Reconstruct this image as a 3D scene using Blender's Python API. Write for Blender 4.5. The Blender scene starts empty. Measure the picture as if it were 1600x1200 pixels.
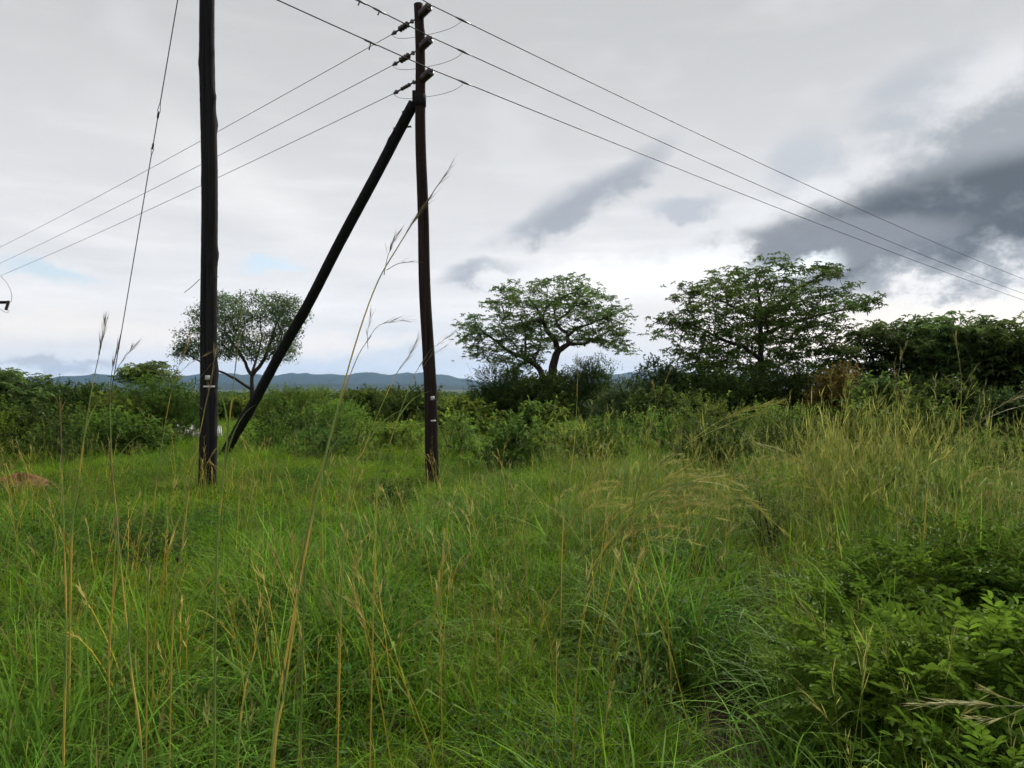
import bpy, math, random
import numpy as np
from mathutils import Vector

rng = np.random.default_rng(7)
random.seed(7)
sc = bpy.context.scene
C = sc.collection
R = math.radians

# ------------------------------------------------------------------ camera, sky, sun, exposure
F = 1186.0            # focal length in photo pixels (1600 wide)
H0 = 603.0            # horizon row in the photo
CAMZ = 1.85
cam_d = bpy.data.cameras.new('camera')
cam = bpy.data.objects.new('camera', cam_d)
C.objects.link(cam)
cam_d.sensor_width = 36.0
cam_d.lens = F / 1600.0 * 36.0
cam_d.clip_start = 0.05
cam_d.clip_end = 60000.0
cam.location = (0, 0, CAMZ)
cam.rotation_euler = (R(90) + math.atan((H0 - 600.0) / F), 0, 0)
sc.camera = cam

SUN_AZ, SUN_EL = R(30.0), R(36.0)       # azimuth clockwise from the view direction
world = bpy.data.worlds.new('World')
sc.world = world
world.use_nodes = True
nt = world.node_tree
nt.nodes.clear()


def node(tree, typ, **kw):
    n = tree.nodes.new(typ)
    for k, v in kw.items():
        setattr(n, k, v)
    return n


def sock(tree, s, v):
    if hasattr(v, 'is_linked') or isinstance(v, bpy.types.NodeSocket):
        tree.links.new(v, s)
    else:
        s.default_value = v


def M(op, a, b=0.0, c=0.0, tree=None, clamp=False):
    t = tree or nt
    n = node(t, 'ShaderNodeMath', operation=op, use_clamp=clamp)
    sock(t, n.inputs[0], a)
    sock(t, n.inputs[1], b)
    sock(t, n.inputs[2], c)
    return n.outputs[0]


def smooth(x, lo, hi):
    n = node(nt, 'ShaderNodeMapRange', interpolation_type='SMOOTHSTEP', clamp=True)
    sock(nt, n.inputs[0], x)
    n.inputs[1].default_value = lo
    n.inputs[2].default_value = hi
    return n.outputs[0]


def wmix(f, a, b):
    n = node(nt, 'ShaderNodeMix', data_type='RGBA', clamp_factor=True)
    sock(nt, n.inputs[0], f)
    sock(nt, n.inputs[6], a)
    sock(nt, n.inputs[7], b)
    return n.outputs[2]


def lin(r, g, b):
    f = lambda c: (c / 255 / 12.92) if c / 255 <= 0.04045 else ((c / 255 + 0.055) / 1.055) ** 2.4
    return (f(r), f(g), f(b), 1.0)


def azel(px, py):
    u = (px - 800.0) / F
    v = (H0 - py) / F
    return math.atan(u), math.atan(v / math.sqrt(1 + u * u))


tc = node(nt, 'ShaderNodeTexCoord')
sx = node(nt, 'ShaderNodeSeparateXYZ')
nt.links.new(tc.outputs['Generated'], sx.inputs[0])
az = M('ARCTAN2', sx.outputs[0], sx.outputs[1])
el = M('ARCSINE', sx.outputs[2])


def wnoise(sx_, sy_, detail, rough=0.55, off=0.0, scale=1.0):
    cx = node(nt, 'ShaderNodeCombineXYZ')
    sock(nt, cx.inputs[0], M('MULTIPLY', az, sx_))
    sock(nt, cx.inputs[1], M('MULTIPLY', el, sy_))
    cx.inputs[2].default_value = off
    n = node(nt, 'ShaderNodeTexNoise')
    nt.links.new(cx.outputs[0], n.inputs['Vector'])
    n.inputs['Scale'].default_value = scale
    n.inputs['Detail'].default_value = detail
    n.inputs['Roughness'].default_value = rough
    return n.outputs[0]


n_big = wnoise(7, 11, 2, 0.55, 1.3)
n_puff = wnoise(12, 17, 7, 0.62, 4.7)
n_streak = wnoise(5, 34, 4, 0.55, 8.1)
azw = M('ADD', az, M('MULTIPLY', M('SUBTRACT', n_big, 0.5), 0.10))
elw = M('ADD', el, M('MULTIPLY', M('SUBTRACT', n_puff, 0.5), 0.07))


def blob(px, py, rx, ry, rot=0.0, warp=True):
    """soft elliptical cloud mass in the sky's own azimuth / elevation"""
    a0, e0 = azel(px, py)
    a = M('SUBTRACT', azw if warp else az, a0)
    e = M('SUBTRACT', elw if warp else el, e0)
    c, s = math.cos(R(rot)), math.sin(R(rot))
    p = M('ADD', M('MULTIPLY', a, c * F / rx), M('MULTIPLY', e, s * F / rx))
    q = M('ADD', M('MULTIPLY', a, -s * F / ry), M('MULTIPLY', e, c * F / ry))
    d = M('ADD', M('MULTIPLY', p, p), M('MULTIPLY', q, q))
    return M('POWER', 2.71828, M('MULTIPLY', d, -1.0))


# overcast veil: duller overhead, paler low down, in long flat streaks that fade upwards
low_sky = smooth(el, 0.36, 0.10)
veil = wmix(smooth(el, 0.02, 0.50), lin(225, 225, 227), lin(186, 187, 188))
veil = wmix(M('MULTIPLY', M('MULTIPLY', smooth(n_streak, 0.48, 0.74), M('MULTIPLY_ADD', low_sky, 0.65, 0.10)), 0.8), veil, lin(240, 239, 240))
veil = wmix(M('MULTIPLY', M('MULTIPLY', smooth(n_streak, 0.52, 0.28), M('MULTIPLY_ADD', low_sky, 0.5, 0.15)), 0.7), veil, lin(197, 198, 203))
veil = wmix(M('MULTIPLY', smooth(n_big, 0.50, 0.75), 0.25), veil, lin(226, 227, 230))
# blue-grey clearing near the horizon
veil = wmix(M('MULTIPLY', M('ADD', blob(600, 555, 360, 44), blob(1000, 560, 120, 44)), 0.38), veil, lin(172, 192, 213))
veil = wmix(M('MULTIPLY', M('ADD', blob(70, 508, 330, 26), blob(480, 535, 260, 14)), 0.7), veil, lin(240, 233, 227))
# bright cloud tops and the glow low down where the sun sits behind the trees
veil = wmix(M('MULTIPLY', smooth(blob(990, 430, 190, 36, 3), 0.10, 0.9), 0.95), veil, (0.95, 0.95, 0.95, 1))
veil = wmix(smooth(blob(1560, 510, 270, 44, 8), 0.12, 0.75), veil, (1.0, 0.94, 0.82, 1))
veil = wmix(M('MULTIPLY', blob(1260, 545, 240, 80), 0.9), veil, (1.05, 0.93, 0.78, 1))
veil = wmix(M('MULTIPLY', blob(400, 310, 170, 40, -30), 0.45), veil, lin(238, 237, 236))


def dark(veil, mask, lo, hi, col, amt, rag=0.9):
    m = M('ADD', mask, M('MULTIPLY', M('SUBTRACT', n_puff, 0.5), rag))
    m = M('MULTIPLY', m, smooth(mask, 0.02, 0.30))
    return wmix(M('MULTIPLY', smooth(m, lo, hi), amt), veil, col)


n_bil = wnoise(16, 26, 5, 0.6, 12.4)
big = M('MAXIMUM', blob(1640, 300, 400, 96, 10), M('MULTIPLY', blob(1640, 190, 180, 105, 30), 0.62))
veil = wmix(M('MULTIPLY', smooth(big, 0.05, 0.35), 0.35), veil, lin(236, 237, 240))
veil = dark(veil, big, 0.26, 0.60, lin(150, 155, 161), 0.92, 1.25)
veil = dark(veil, blob(1590, 312, 390, 68, 6), 0.26, 0.78, lin(84, 90, 97), 0.92, 1.1)
veil = wmix(M('MULTIPLY', M('MULTIPLY', smooth(n_bil, 0.48, 0.72), smooth(big, 0.30, 0.7)), 0.38), veil, lin(158, 163, 170))
veil = dark(veil, blob(1325, 372, 150, 32, 0), 0.22, 0.62, lin(138, 142, 149), 0.85)
veil = dark(veil, blob(905, 316, 165, 28, 30), 0.12, 0.95, lin(156, 162, 172), 0.9, 1.2)
veil = dark(veil, blob(755, 432, 66, 18, 8), 0.12, 0.9, lin(165, 171, 181), 0.9, 1.2)
veil = dark(veil, blob(1065, 322, 75, 16, 3), 0.12, 0.9, lin(180, 185, 194), 0.9, 1.2)
veil = dark(veil, blob(1250, 255, 70, 46, 35), 0.25, 0.95, lin(184, 189, 196), 0.85, 1.3)
veil = dark(veil, blob(1430, 150, 110, 50, 25), 0.25, 0.95, lin(172, 177, 185), 0.7, 1.3)
veil = wmix(M('MULTIPLY', smooth(blob(95, 570, 95, 8, -1), 0.1, 0.9), 0.6), veil, lin(160, 163, 172))
# small breaks where the clear sky shows
hole = M('ADD', smooth(blob(70, 434, 80, 14, -4), 0.15, 1.0), smooth(blob(415, 412, 60, 14, 3), 0.15, 1.0))
hole = M('ADD', hole, smooth(blob(1240, 412, 60, 14, 4), 0.15, 1.0))
hole = M('MULTIPLY', hole, 0.7, clamp=True)

sky = node(nt, 'ShaderNodeTexSky', sky_type='NISHITA', sun_disc=False)
sky.sun_elevation = SUN_EL
sky.sun_rotation = SUN_AZ
sky.air_density = 1.0
sky.dust_density = 1.0
bg1 = node(nt, 'ShaderNodeBackground')
bg1.inputs[1].default_value = 0.10
nt.links.new(sky.outputs[0], bg1.inputs[0])
bg2 = node(nt, 'ShaderNodeBackground')
bg2.inputs[1].default_value = 0.84
nt.links.new(veil, bg2.inputs[0])
mx = node(nt, 'ShaderNodeMixShader')
nt.links.new(hole, mx.inputs[0])
nt.links.new(bg2.outputs[0], mx.inputs[1])
nt.links.new(bg1.outputs[0], mx.inputs[2])
world.cycles.sampling_method = 'MANUAL'
world.cycles.sample_map_resolution = 512
wo = node(nt, 'ShaderNodeOutputWorld')
nt.links.new(mx.outputs[0], wo.inputs[0])

sun_d = bpy.data.lights.new('sun', 'SUN')
sun_d.energy = 4.0
sun_d.angle = R(20)
sun_d.color = (1.0, 0.93, 0.82)
sun = bpy.data.objects.new('sun', sun_d)
C.objects.link(sun)
to_sun = Vector((math.sin(SUN_AZ) * math.cos(SUN_EL), math.cos(SUN_AZ) * math.cos(SUN_EL), math.sin(SUN_EL)))
sun.rotation_euler = to_sun.to_track_quat('Z', 'Y').to_euler()

vs = sc.view_settings
vs.view_transform = 'Standard'
vs.look = 'None'
vs.gamma = 1.0
vs.exposure = 0.52
cy = sc.cycles
cy.max_bounces = 4
cy.diffuse_bounces = 2
cy.glossy_bounces = 1
cy.transmission_bounces = 2
cy.transparent_max_bounces = 4
cy.volume_bounces = 1
cy.use_adaptive_sampling = True
cy.adaptive_threshold = 0.04
cy.adaptive_min_samples = 16
cy.use_light_tree = False
cy.use_denoising = True
try:
    cy.denoiser = 'OPENIMAGEDENOISE'
    cy.denoising_prefilter = 'ACCURATE'
except Exception:
    pass

# ------------------------------------------------------------------ helpers


def at(px, py, d):
    """point seen at photo pixel (px, py) at distance d along the view direction"""
    return np.array([(px - 800.0) / F * d, d, CAMZ + (H0 - py) / F * d])


_ph = np.random.default_rng(3).uniform(0, 6.28, (6, 2))
_dr = np.random.default_rng(4).uniform(0, 6.28, 6)


def wavy(x, y, wl):
    """smooth pseudo noise, about -1..1, wavelength wl"""
    s = 0
    for i in range(6):
        k = 6.28 / wl * (0.6 + 0.25 * i)
        s = s + np.sin(k * (x * math.cos(_dr[i]) + y * math.sin(_dr[i])) + _ph[i, 0]) * (1.0 - 0.1 * i)
    return s / 3.0


# footworn gully through the grass, right of the middle
GULLY = np.array([[0.70, 1.5], [0.88, 3.2], [1.25, 4.3], [1.75, 5.4], [2.15, 6.6], [2.75, 8.4], [3.2, 10.0]])


def gully(x, y):
    d = np.full(np.shape(x), 1e9)
    for a, b in zip(GULLY[:-1], GULLY[1:]):
        ab = b - a
        t = np.clip(((x - a[0]) * ab[0] + (y - a[1]) * ab[1]) / (ab @ ab), 0, 1)
        d = np.minimum(d, np.hypot(x - a[0] - t * ab[0], y - a[1] - t * ab[1]))
    return d


def ground_z(x, y):
    x = np.asarray(x, float)
    y = np.asarray(y, float)
    r = np.hypot(x, y)
    z = np.interp(r, [0, 22, 40, 70, 110, 200, 400, 900, 2000, 5000, 14000],
                  [0, 0, -0.25, -1.0, -2.6, -5.0, -8.0, -12, -16, -20, -20])
    a = np.arctan2(x, y)
    hill = np.clip((a - R(20)) / R(22), 0, 1)
    hill = hill * hill * (3 - 2 * hill) * (a < R(80))
    z = z + hill * np.interp(r, [0, 150, 420, 700, 1100, 2000], [0, 0, 40, 60, 40, 0])
    z = z + 0.05 * wavy(x, y, 3.1) * np.clip(r / 4, 0, 1) + 0.03 * wavy(x + 9, y, 1.1)
    z = z - 0.30 * np.exp(-(gully(x, y) / 0.24) ** 2)
    return z


def gz(x, y):
    return float(ground_z(np.array([x]), np.array([y]))[0])


def link_mesh(name, V, Fc, mat, parent=None, col=None, smooth_=False, link=True):
    V = np.asarray(V, np.float32)
    Fc = np.asarray(Fc, np.int32)
    me = bpy.data.meshes.new(name)
    k = Fc.shape[1]
    me.vertices.add(len(V))
    me.vertices.foreach_set('co', V.ravel())
    me.loops.add(Fc.size)
    me.loops.foreach_set('vertex_index', Fc.ravel())
    me.polygons.add(len(Fc))
    me.polygons.foreach_set('loop_start', np.arange(0, Fc.size, k, dtype=np.int32))
    me.polygons.foreach_set('loop_total', np.full(len(Fc), k, np.int32))
    if smooth_:
        me.polygons.foreach_set('use_smooth', np.ones(len(Fc), bool))
    if col is not None:
        at_ = me.attributes.new('col', 'FLOAT_COLOR', 'POINT')
        c4 = np.ones((len(V), 4), np.float32)
        c4[:, :3] = col
        at_.data.foreach_set('color', c4.ravel())
    me.update(calc_edges=True)
    me.validate()
    if mat is not None:
        me.materials.append(mat)
    o = bpy.data.objects.new(name, me)
    if link:
        C.objects.link(o)
    if parent is not None:
        o.parent = parent
    return o


def empty(name, loc, label, cat, group=None):
    o = bpy.data.objects.new(name, None)
    C.objects.link(o)
    o.location = loc
    o.empty_display_size = 0.2
    o['label'] = label
    o['category'] = cat
    if group:
        o['group'] = group
    return o


def tag(o, label, cat, group=None):
    o['label'] = label
    o['category'] = cat
    if group:
        o['group'] = group


def tube(pts, rad, sides=6, cap=True):
    """V, F (quads) of a tube along pts with per-point radius"""
    P = np.asarray(pts, float)
    n = len(P)
    rad = np.broadcast_to(np.asarray(rad, float), (n,))
    T = np.gradient(P, axis=0)
    T /= np.linalg.norm(T, axis=1)[:, None] + 1e-9
    ref = np.array([0, 0, 1.0]) if abs(T[0][2]) < 0.9 else np.array([1.0, 0, 0])
    u = np.cross(T[0], ref)
    u /= np.linalg.norm(u)
    V = []
    ang = np.arange(sides) / sides * 2 * np.pi
    for i in range(n):
        u = u - T[i] * (u @ T[i])
        u /= np.linalg.norm(u) + 1e-9
        v = np.cross(T[i], u)
        V.append(P[i] + rad[i] * (np.cos(ang)[:, None] * u + np.sin(ang)[:, None] * v))
    V = np.concatenate(V)
    i = np.arange(n - 1)[:, None] * sides
    j = np.arange(sides)[None]
    a = i + j
    b = i + (j + 1) % sides
    Fq = np.stack([a, b, b + sides, a + sides], -1).reshape(-1, 4)
    if cap:
        c0 = len(V)
        V = np.concatenate([V, P[:1], P[-1:]])
        e = (n - 1) * sides
        k = np.arange(sides)
        f1 = np.stack([np.full(sides, c0), (k + 1) % sides, k, np.full(sides, c0)], -1)
        # degenerate quads avoided: use triangles doubled as quads through the centre
        caps = []
        for q in range(0, sides, 2):
            caps.append([c0, (q + 2) % sides, (q + 1) % sides, q])
            caps.append([c0 + 1, e + q, e + (q + 1) % sides, e + (q + 2) % sides])
        Fq = np.concatenate([Fq, np.array(caps)])
    return V, Fq


class Geo:
    def __init__(s):
        s.v, s.f, s.c, s.n = [], [], [], 0

    def add(s, V, Fc, col=None):
        s.v.append(np.asarray(V, float))
        s.f.append(np.asarray(Fc) + s.n)
        s.c.append(np.broadcast_to(np.asarray(col if col is not None else (1, 1, 1), float), (len(V), 3)))
        s.n += len(V)
        return s

    def build(s, name, mat, parent=None, color=False, smooth_=False, link=True):
        return link_mesh(name, np.concatenate(s.v), np.concatenate(s.f), mat, parent,
                         np.concatenate(s.c) if color else None, smooth_, link)


def box(cx, cy_, cz, sx_, sy_, sz_, rot=None):
    V = np.array([[x, y, z] for x in (-.5, .5) for y in (-.5, .5) for z in (-.5, .5)]) * (sx_, sy_, sz_)
    if rot is not None:
        V = V @ np.asarray(rot).T
    V = V + (cx, cy_, cz)
    Fq = np.array([[0, 1, 3, 2], [4, 6, 7, 5], [0, 4, 5, 1], [2, 3, 7, 6], [0, 2, 6, 4], [1, 5, 7, 3]])
    return V, Fq


def unit(v):
    return v / (np.linalg.norm(v, axis=-1, keepdims=True) + 1e-9)


def kites(P, D, L, W, col, fold=0.25, droop=0.0, n=None):
    """folded leaf blades: P base points, D directions. Returns V, F(tris), col"""
    k = len(P)
    D = unit(D)
    ref = n if n is not None else np.tile([0, 0, 1.0], (k, 1)) + rng.normal(0, 0.35, (k, 3))
    S = unit(np.cross(D, ref))
    N = unit(np.cross(S, D))
    L = np.broadcast_to(L, (k,))[:, None]
    W = np.broadcast_to(W, (k,))[:, None]
    tip = P + D * L
    tip[:, 2] -= (droop * L)[:, 0]
    mid = P + D * L * 0.45 + N * W * fold
    l = mid + S * W * 0.5
    r = mid - S * W * 0.5
    V = np.stack([P, l, tip, r], 1).reshape(-1, 3)
    b = np.arange(k)[:, None] * 4
    Fc = np.concatenate([b + [[0, 2, 1]], b + [[0, 3, 2]]], 0)
    return V, Fc, np.repeat(col, 4, axis=0)


# ------------------------------------------------------------------ materials


def new_mat(name):
    m = bpy.data.materials.new(name)
    m.use_nodes = True
    t = m.node_tree
    t.nodes.clear()
    out = node(t, 'ShaderNodeOutputMaterial')
    return m, t, out


def leaf_mat(name, trans=0.35, rough=0.5, spec=0.25, tint=1.0, wl=0.6, yellow=(1.14, 1.08, 0.75)):
    """colour from the blades' own 'col', varied from plant to plant and over the ground"""
    m, t, out = new_mat(name)
    a = node(t, 'ShaderNodeAttribute', attribute_name='col')
    oi = node(t, 'ShaderNodeObjectInfo')
    g = node(t, 'ShaderNodeNewGeometry')
    no = node(t, 'ShaderNodeTexNoise')
    no.inputs['Scale'].default_value = wl
    no.inputs['Detail'].default_value = 3
    t.links.new(g.outputs['Position'], no.inputs['Vector'])
    mr = node(t, 'ShaderNodeMapRange', clamp=True)
    mr.inputs[1].default_value = 0.35
    mr.inputs[2].default_value = 0.68
    t.links.new(no.outputs[0], mr.inputs[0])
    mixy = node(t, 'ShaderNodeMix', data_type='RGBA')
    mixy.inputs[6].default_value = (0.84, 0.95, 0.78, 1)
    mixy.inputs[7].default_value = (*yellow, 1)
    t.links.new(mr.outputs[0], mixy.inputs[0])
    mul = node(t, 'ShaderNodeMix', data_type='RGBA', blend_type='MULTIPLY')
    mul.inputs[0].default_value = 1
    t.links.new(a.outputs['Color'], mul.inputs[6])
    t.links.new(mixy.outputs[2], mul.inputs[7])
    hs = node(t, 'ShaderNodeHueSaturation')
    v = M('MULTIPLY_ADD', oi.outputs['Random'], 0.62 * tint, 0.66 * tint, tree=t)
    t.links.new(v, hs.inputs['Value'])
    t.links.new(mul.outputs[2], hs.inputs['Color'])
    p = node(t, 'ShaderNodeBsdfPrincipled')
    p.inputs['Roughness'].default_value = rough
    p.inputs['Specular IOR Level'].default_value = spec
    t.links.new(hs.outputs[0], p.inputs['Base Color'])
    tr = node(t, 'ShaderNodeBsdfTranslucent')
    t.links.new(hs.outputs[0], tr.inputs[0])
    ms = node(t, 'ShaderNodeMixShader')
    ms.inputs[0].default_value = trans
    t.links.new(p.outputs[0], ms.inputs[1])
    t.links.new(tr.outputs[0], ms.inputs[2])
    t.links.new(ms.outputs[0], out.inputs[0])
    return m


def surf_mat(name, c1, c2, scale=(1, 1, 1), nscale=4.0, detail=5, rough=0.8, bump=0.3, spec=0.25, metal=0.0, c3=None, dist=0.02):
    m, t, out = new_mat(name)
    g = node(t, 'ShaderNodeTexCoord')
    mp = node(t, 'ShaderNodeMapping')
    mp.inputs['Scale'].default_value = scale
    t.links.new(g.outputs['Object'], mp.inputs[0])
    no = node(t, 'ShaderNodeTexNoise')
    no.inputs['Scale'].default_value = nscale
    no.inputs['Detail'].default_value = detail
    no.inputs['Roughness'].default_value = 0.62
    t.links.new(mp.outputs[0], no.inputs['Vector'])
    cr = node(t, 'ShaderNodeValToRGB')
    cr.color_ramp.elements[0].position = 0.32
    cr.color_ramp.elements[0].color = (*c1, 1)
    cr.color_ramp.elements[1].position = 0.70
    cr.color_ramp.elements[1].color = (*c2, 1)
    if c3 is not None:
        e = cr.color_ramp.elements.new(0.52)
        e.color = (*c3, 1)
    t.links.new(no.outputs[0], cr.inputs[0])
    p = node(t, 'ShaderNodeBsdfPrincipled')
    p.inputs['Roughness'].default_value = rough
    p.inputs['Specular IOR Level'].default_value = spec
    p.inputs['Metallic'].default_value = metal
    t.links.new(cr.outputs[0], p.inputs['Base Color'])
    b = node(t, 'ShaderNodeBump')
    b.inputs['Strength'].default_value = bump
    b.inputs['Distance'].default_value = dist
    t.links.new(no.outputs[0], b.inputs['Height'])
    t.links.new(b.outputs[0], p.inputs['Normal'])
    t.links.new(p.outputs[0], out.inputs[0])
    return m


MAT = {}
MAT['grass'] = leaf_mat('grass_blades', 0.45, 0.6, 0.06, 1.42, 0.55)
MAT['leaf'] = leaf_mat('bush_leaves', 0.44, 0.62, 0.06, 1.35, 0.8, (1.15, 1.08, 0.8))
MAT['tree_leaf'] = leaf_mat('tree_leaves', 0.5, 0.6, 0.08, 1.55, 0.45, (1.12, 1.05, 0.85))
MAT['shrub_leaf'] = leaf_mat('glossy_shrub_leaves', 0.42, 0.6, 0.07, 1.6, 1.5, (1.15, 1.1, 0.8))
MAT['stalk'] = leaf_mat('grass_stalk', 0.2, 0.55, 0.2, 1.1, 2.0, (1.1, 1.05, 0.85))
MAT['bark'] = surf_mat('tree_bark', (0.025, 0.02, 0.017), (0.075, 0.06, 0.05), (1, 1, 0.3), 5, rough=0.9, bump=0.6)
MAT['pole_black'] = surf_mat('creosoted_pole_wood', (0.006, 0.006, 0.007), (0.032, 0.030, 0.031), (26, 26, 0.4), 1.5, 8, 0.85, 0.9, 0.08, dist=0.015)
MAT['pole_brown'] = surf_mat('weathered_brown_pole_wood', (0.009, 0.006, 0.006), (0.048, 0.032, 0.029), (26, 26, 0.4), 1.5, 8, 0.85, 0.9, 0.08, dist=0.015)
MAT['porcelain'] = surf_mat('dark_glazed_porcelain', (0.02, 0.014, 0.012), (0.04, 0.025, 0.02), nscale=3, rough=0.3, bump=0.0, spec=0.5)
MAT['steel'] = surf_mat('weathered_galvanised_steel', (0.10, 0.10, 0.105), (0.20, 0.20, 0.205), nscale=30, rough=0.55, bump=0.1, metal=0.6)
MAT['wire_dark'] = surf_mat('dark_stranded_conductor', (0.03, 0.03, 0.032), (0.06, 0.06, 0.064), nscale=40, rough=0.6, bump=0.1, metal=0.3)
MAT['wire_grey'] = surf_mat('grey_aluminium_conductor', (0.13, 0.13, 0.135), (0.2, 0.2, 0.21), nscale=40, rough=0.5, bump=0.1, metal=0.5)
MAT['plate'] = surf_mat('pale_tin_tag', (0.45, 0.45, 0.43), (0.62, 0.62, 0.6), nscale=25, rough=0.5, bump=0.1)
MAT['mound'] = surf_mat('red_termite_earth', (0.13, 0.055, 0.03), (0.28, 0.13, 0.07), nscale=6, rough=0.95, bump=0.8, dist=0.05)
MAT['sheet'] = surf_mat('whitish_tin_sheet', (0.22, 0.23, 0.24), (0.48, 0.5, 0.51), nscale=8, rough=0.55, bump=0.2)


def ground_mat():
    m, t, out = new_mat('earth_and_turf')
    g = node(t, 'ShaderNodeNewGeometry')
    n1 = node(t, 'ShaderNodeTexNoise')
    n1.inputs['Scale'].default_value = 1.4
    n1.inputs['Detail'].default_value = 8
    t.links.new(g.outputs['Position'], n1.inputs['Vector'])
    cr = node(t, 'ShaderNodeValToRGB')
    e = cr.color_ramp.elements
    e[0].position, e[0].color = 0.36, (0.018, 0.014, 0.009, 1)
    e[1].position, e[1].color = 0.62, (0.035, 0.05, 0.016, 1)
    k = e.new(0.5)
    k.color = (0.038, 0.028, 0.018, 1)
    t.links.new(n1.outputs[0], cr.inputs[0])
    n2 = node(t, 'ShaderNodeTexNoise')
    n2.inputs['Scale'].default_value = 0.012
    n2.inputs['Detail'].default_value = 10
    n2.inputs['Roughness'].default_value = 0.7
    t.links.new(g.outputs['Position'], n2.inputs['Vector'])
    cr2 = node(t, 'ShaderNodeValToRGB')
    e = cr2.color_ramp.elements
    e[0].position, e[0].color = 0.38, (0.020, 0.034, 0.014, 1)
    e[1].position, e[1].color = 0.66, (0.075, 0.095, 0.035, 1)
    t.links.new(n2.outputs[0], cr2.inputs[0])
    # bush-covered plain from about sixty metres outwards
    ln = node(t, 'ShaderNodeVectorMath', operation='LENGTH')
    t.links.new(g.outputs['Position'], ln.inputs[0])
    mr = node(t, 'ShaderNodeMapRange', clamp=True)
    mr.inputs[1].default_value = 30
    mr.inputs[2].default_value = 80
    t.links.new(ln.outputs['Value'], mr.inputs[0])
    mx_ = node(t, 'ShaderNodeMix', data_type='RGBA')
    t.links.new(mr.outputs[0], mx_.inputs[0])
    t.links.new(cr.outputs[0], mx_.inputs[6])
    t.links.new(cr2.outputs[0], mx_.inputs[7])
    p = node(t, 'ShaderNodeBsdfPrincipled')
    p.inputs['Roughness'].default_value = 0.95
    p.inputs['Specular IOR Level'].default_value = 0.1
    t.links.new(mx_.outputs[2], p.inputs['Base Color'])
    b = node(t, 'ShaderNodeBump')
    b.inputs['Strength'].default_value = 0.6
    b.inputs['Distance'].default_value = 0.05
    t.links.new(n1.outputs[0], b.inputs['Height'])
    t.links.new(b.outputs[0], p.inputs['Normal'])
    t.links.new(p.outputs[0], out.inputs[0])
    return m


MAT['ground'] = ground_mat()
MAT['hill'] = surf_mat('wooded_hillside', (0.010, 0.020, 0.016), (0.026, 0.040, 0.028), (1, 1, 1), 0.004, 12, 0.95, 0.0, 0.05)

# ------------------------------------------------------------------ ground and hills
rr = np.concatenate([np.linspace(0.05, 14, 150), np.geomspace(14.3, 13000, 120)])
aa = np.concatenate([np.linspace(-R(50), R(50), 240, endpoint=False), np.linspace(R(50), R(310), 80, endpoint=False)])
rg, ag = np.meshgrid(rr, aa, indexing='ij')
X, Y = rg * np.sin(ag), rg * np.cos(ag)
Z = ground_z(X, Y)
V = np.stack([X, Y, Z], -1).reshape(-1, 3)
na = len(aa)
i, j = np.meshgrid(np.arange(len(rr) - 1), np.arange(na), indexing='ij')
Fq = np.stack([i * na + j, i * na + (j + 1) % na, (i + 1) * na + (j + 1) % na, (i + 1) * na + j], -1).reshape(-1, 4)[:, ::-1]
g_o = link_mesh('ground', V, Fq, MAT['ground'], smooth_=True)
g_o['kind'] = 'structure'


def ridge(name, prof, rad, depth, seed, foot=-22):
    """a long range of hills: heights from a skyline profile (px, py) at radius rad"""
    px = np.array([p[0] for p in prof], float)
    py = np.array([p[1] for p in prof], float)
    azp = np.arctan((px - 800) / F)
    hp = CAMZ + (H0 - py) / F * rad / np.sqrt(1 + ((px - 800) / F) ** 2) ** 0 * np.cos(azp) * 1.0
    A = np.linspace(-R(75), R(75), 700)
    h = np.interp(A, azp, hp)
    rs = np.random.default_rng(seed)
    for k in range(14):
        h = h + rs.uniform(1.0, 3.2) * np.sin(A * (40 + 37 * k) + rs.uniform(0, 6.28)) / (1 + 0.18 * k) * rad / 8000
    S = np.linspace(-1, 1, 25)
    V = []
    for s in S:
        f = math.cos(s * math.pi / 2) ** 1.3
        bumpy = 1 + 0.10 * np.sin(A * 90 + s * 5) * (1 - f) + 0.06 * np.sin(A * 210 - s * 9)
        r_ = rad + depth * s
        V.append(np.stack([r_ * np.sin(A), r_ * np.cos(A), foot + (h - foot) * f * (bumpy if abs(s) > 0.05 else 1)], -1))
    V = np.concatenate(V)
    n = len(A)
    i, j = np.meshgrid(np.arange(len(S) - 1), np.arange(n - 1), indexing='ij')
    Fq = np.stack([i * n + j, i * n + j + 1, (i + 1) * n + j + 1, (i + 1) * n + j], -1).reshape(-1, 4)[:, ::-1]
    o = link_mesh(name, V, Fq, MAT['hill'], smooth_=True)
    o['kind'] = 'structure'
    return o


ridge('hills', [(-900, 588), (0, 596), (70, 591), (110, 588), (150, 585), (200, 587), (250, 591), (290, 588), (335, 583), (380, 585),
                (430, 587), (455, 583), (500, 586), (545, 586), (572, 581), (605, 586), (640, 582), (690, 586), (715, 591), (765, 597),
                (830, 596), (890, 587), (930, 583), (960, 585), (1000, 581), (1100, 583), (1300, 588), (2600, 590)], 9000, 2200, 5)
ridge('near_hills', [(-900, 600), (0, 603), (150, 600), (330, 598), (420, 601), (560, 599), (700, 601), (840, 603), (950, 598), (1200, 600), (2600, 600)], 5200, 1000, 8)

# ------------------------------------------------------------------ poles and wires
PR = np.array([-1.50, 14.35])          # braced pole, at the ground
LD = np.array([1.06, 1.0]) / math.hypot(1.06, 1.0)     # the main line runs away to the right
TD = np.array([-1.11, 1.0]) / math.hypot(1.11, 1.0)    # the branch line runs away to the left


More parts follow.
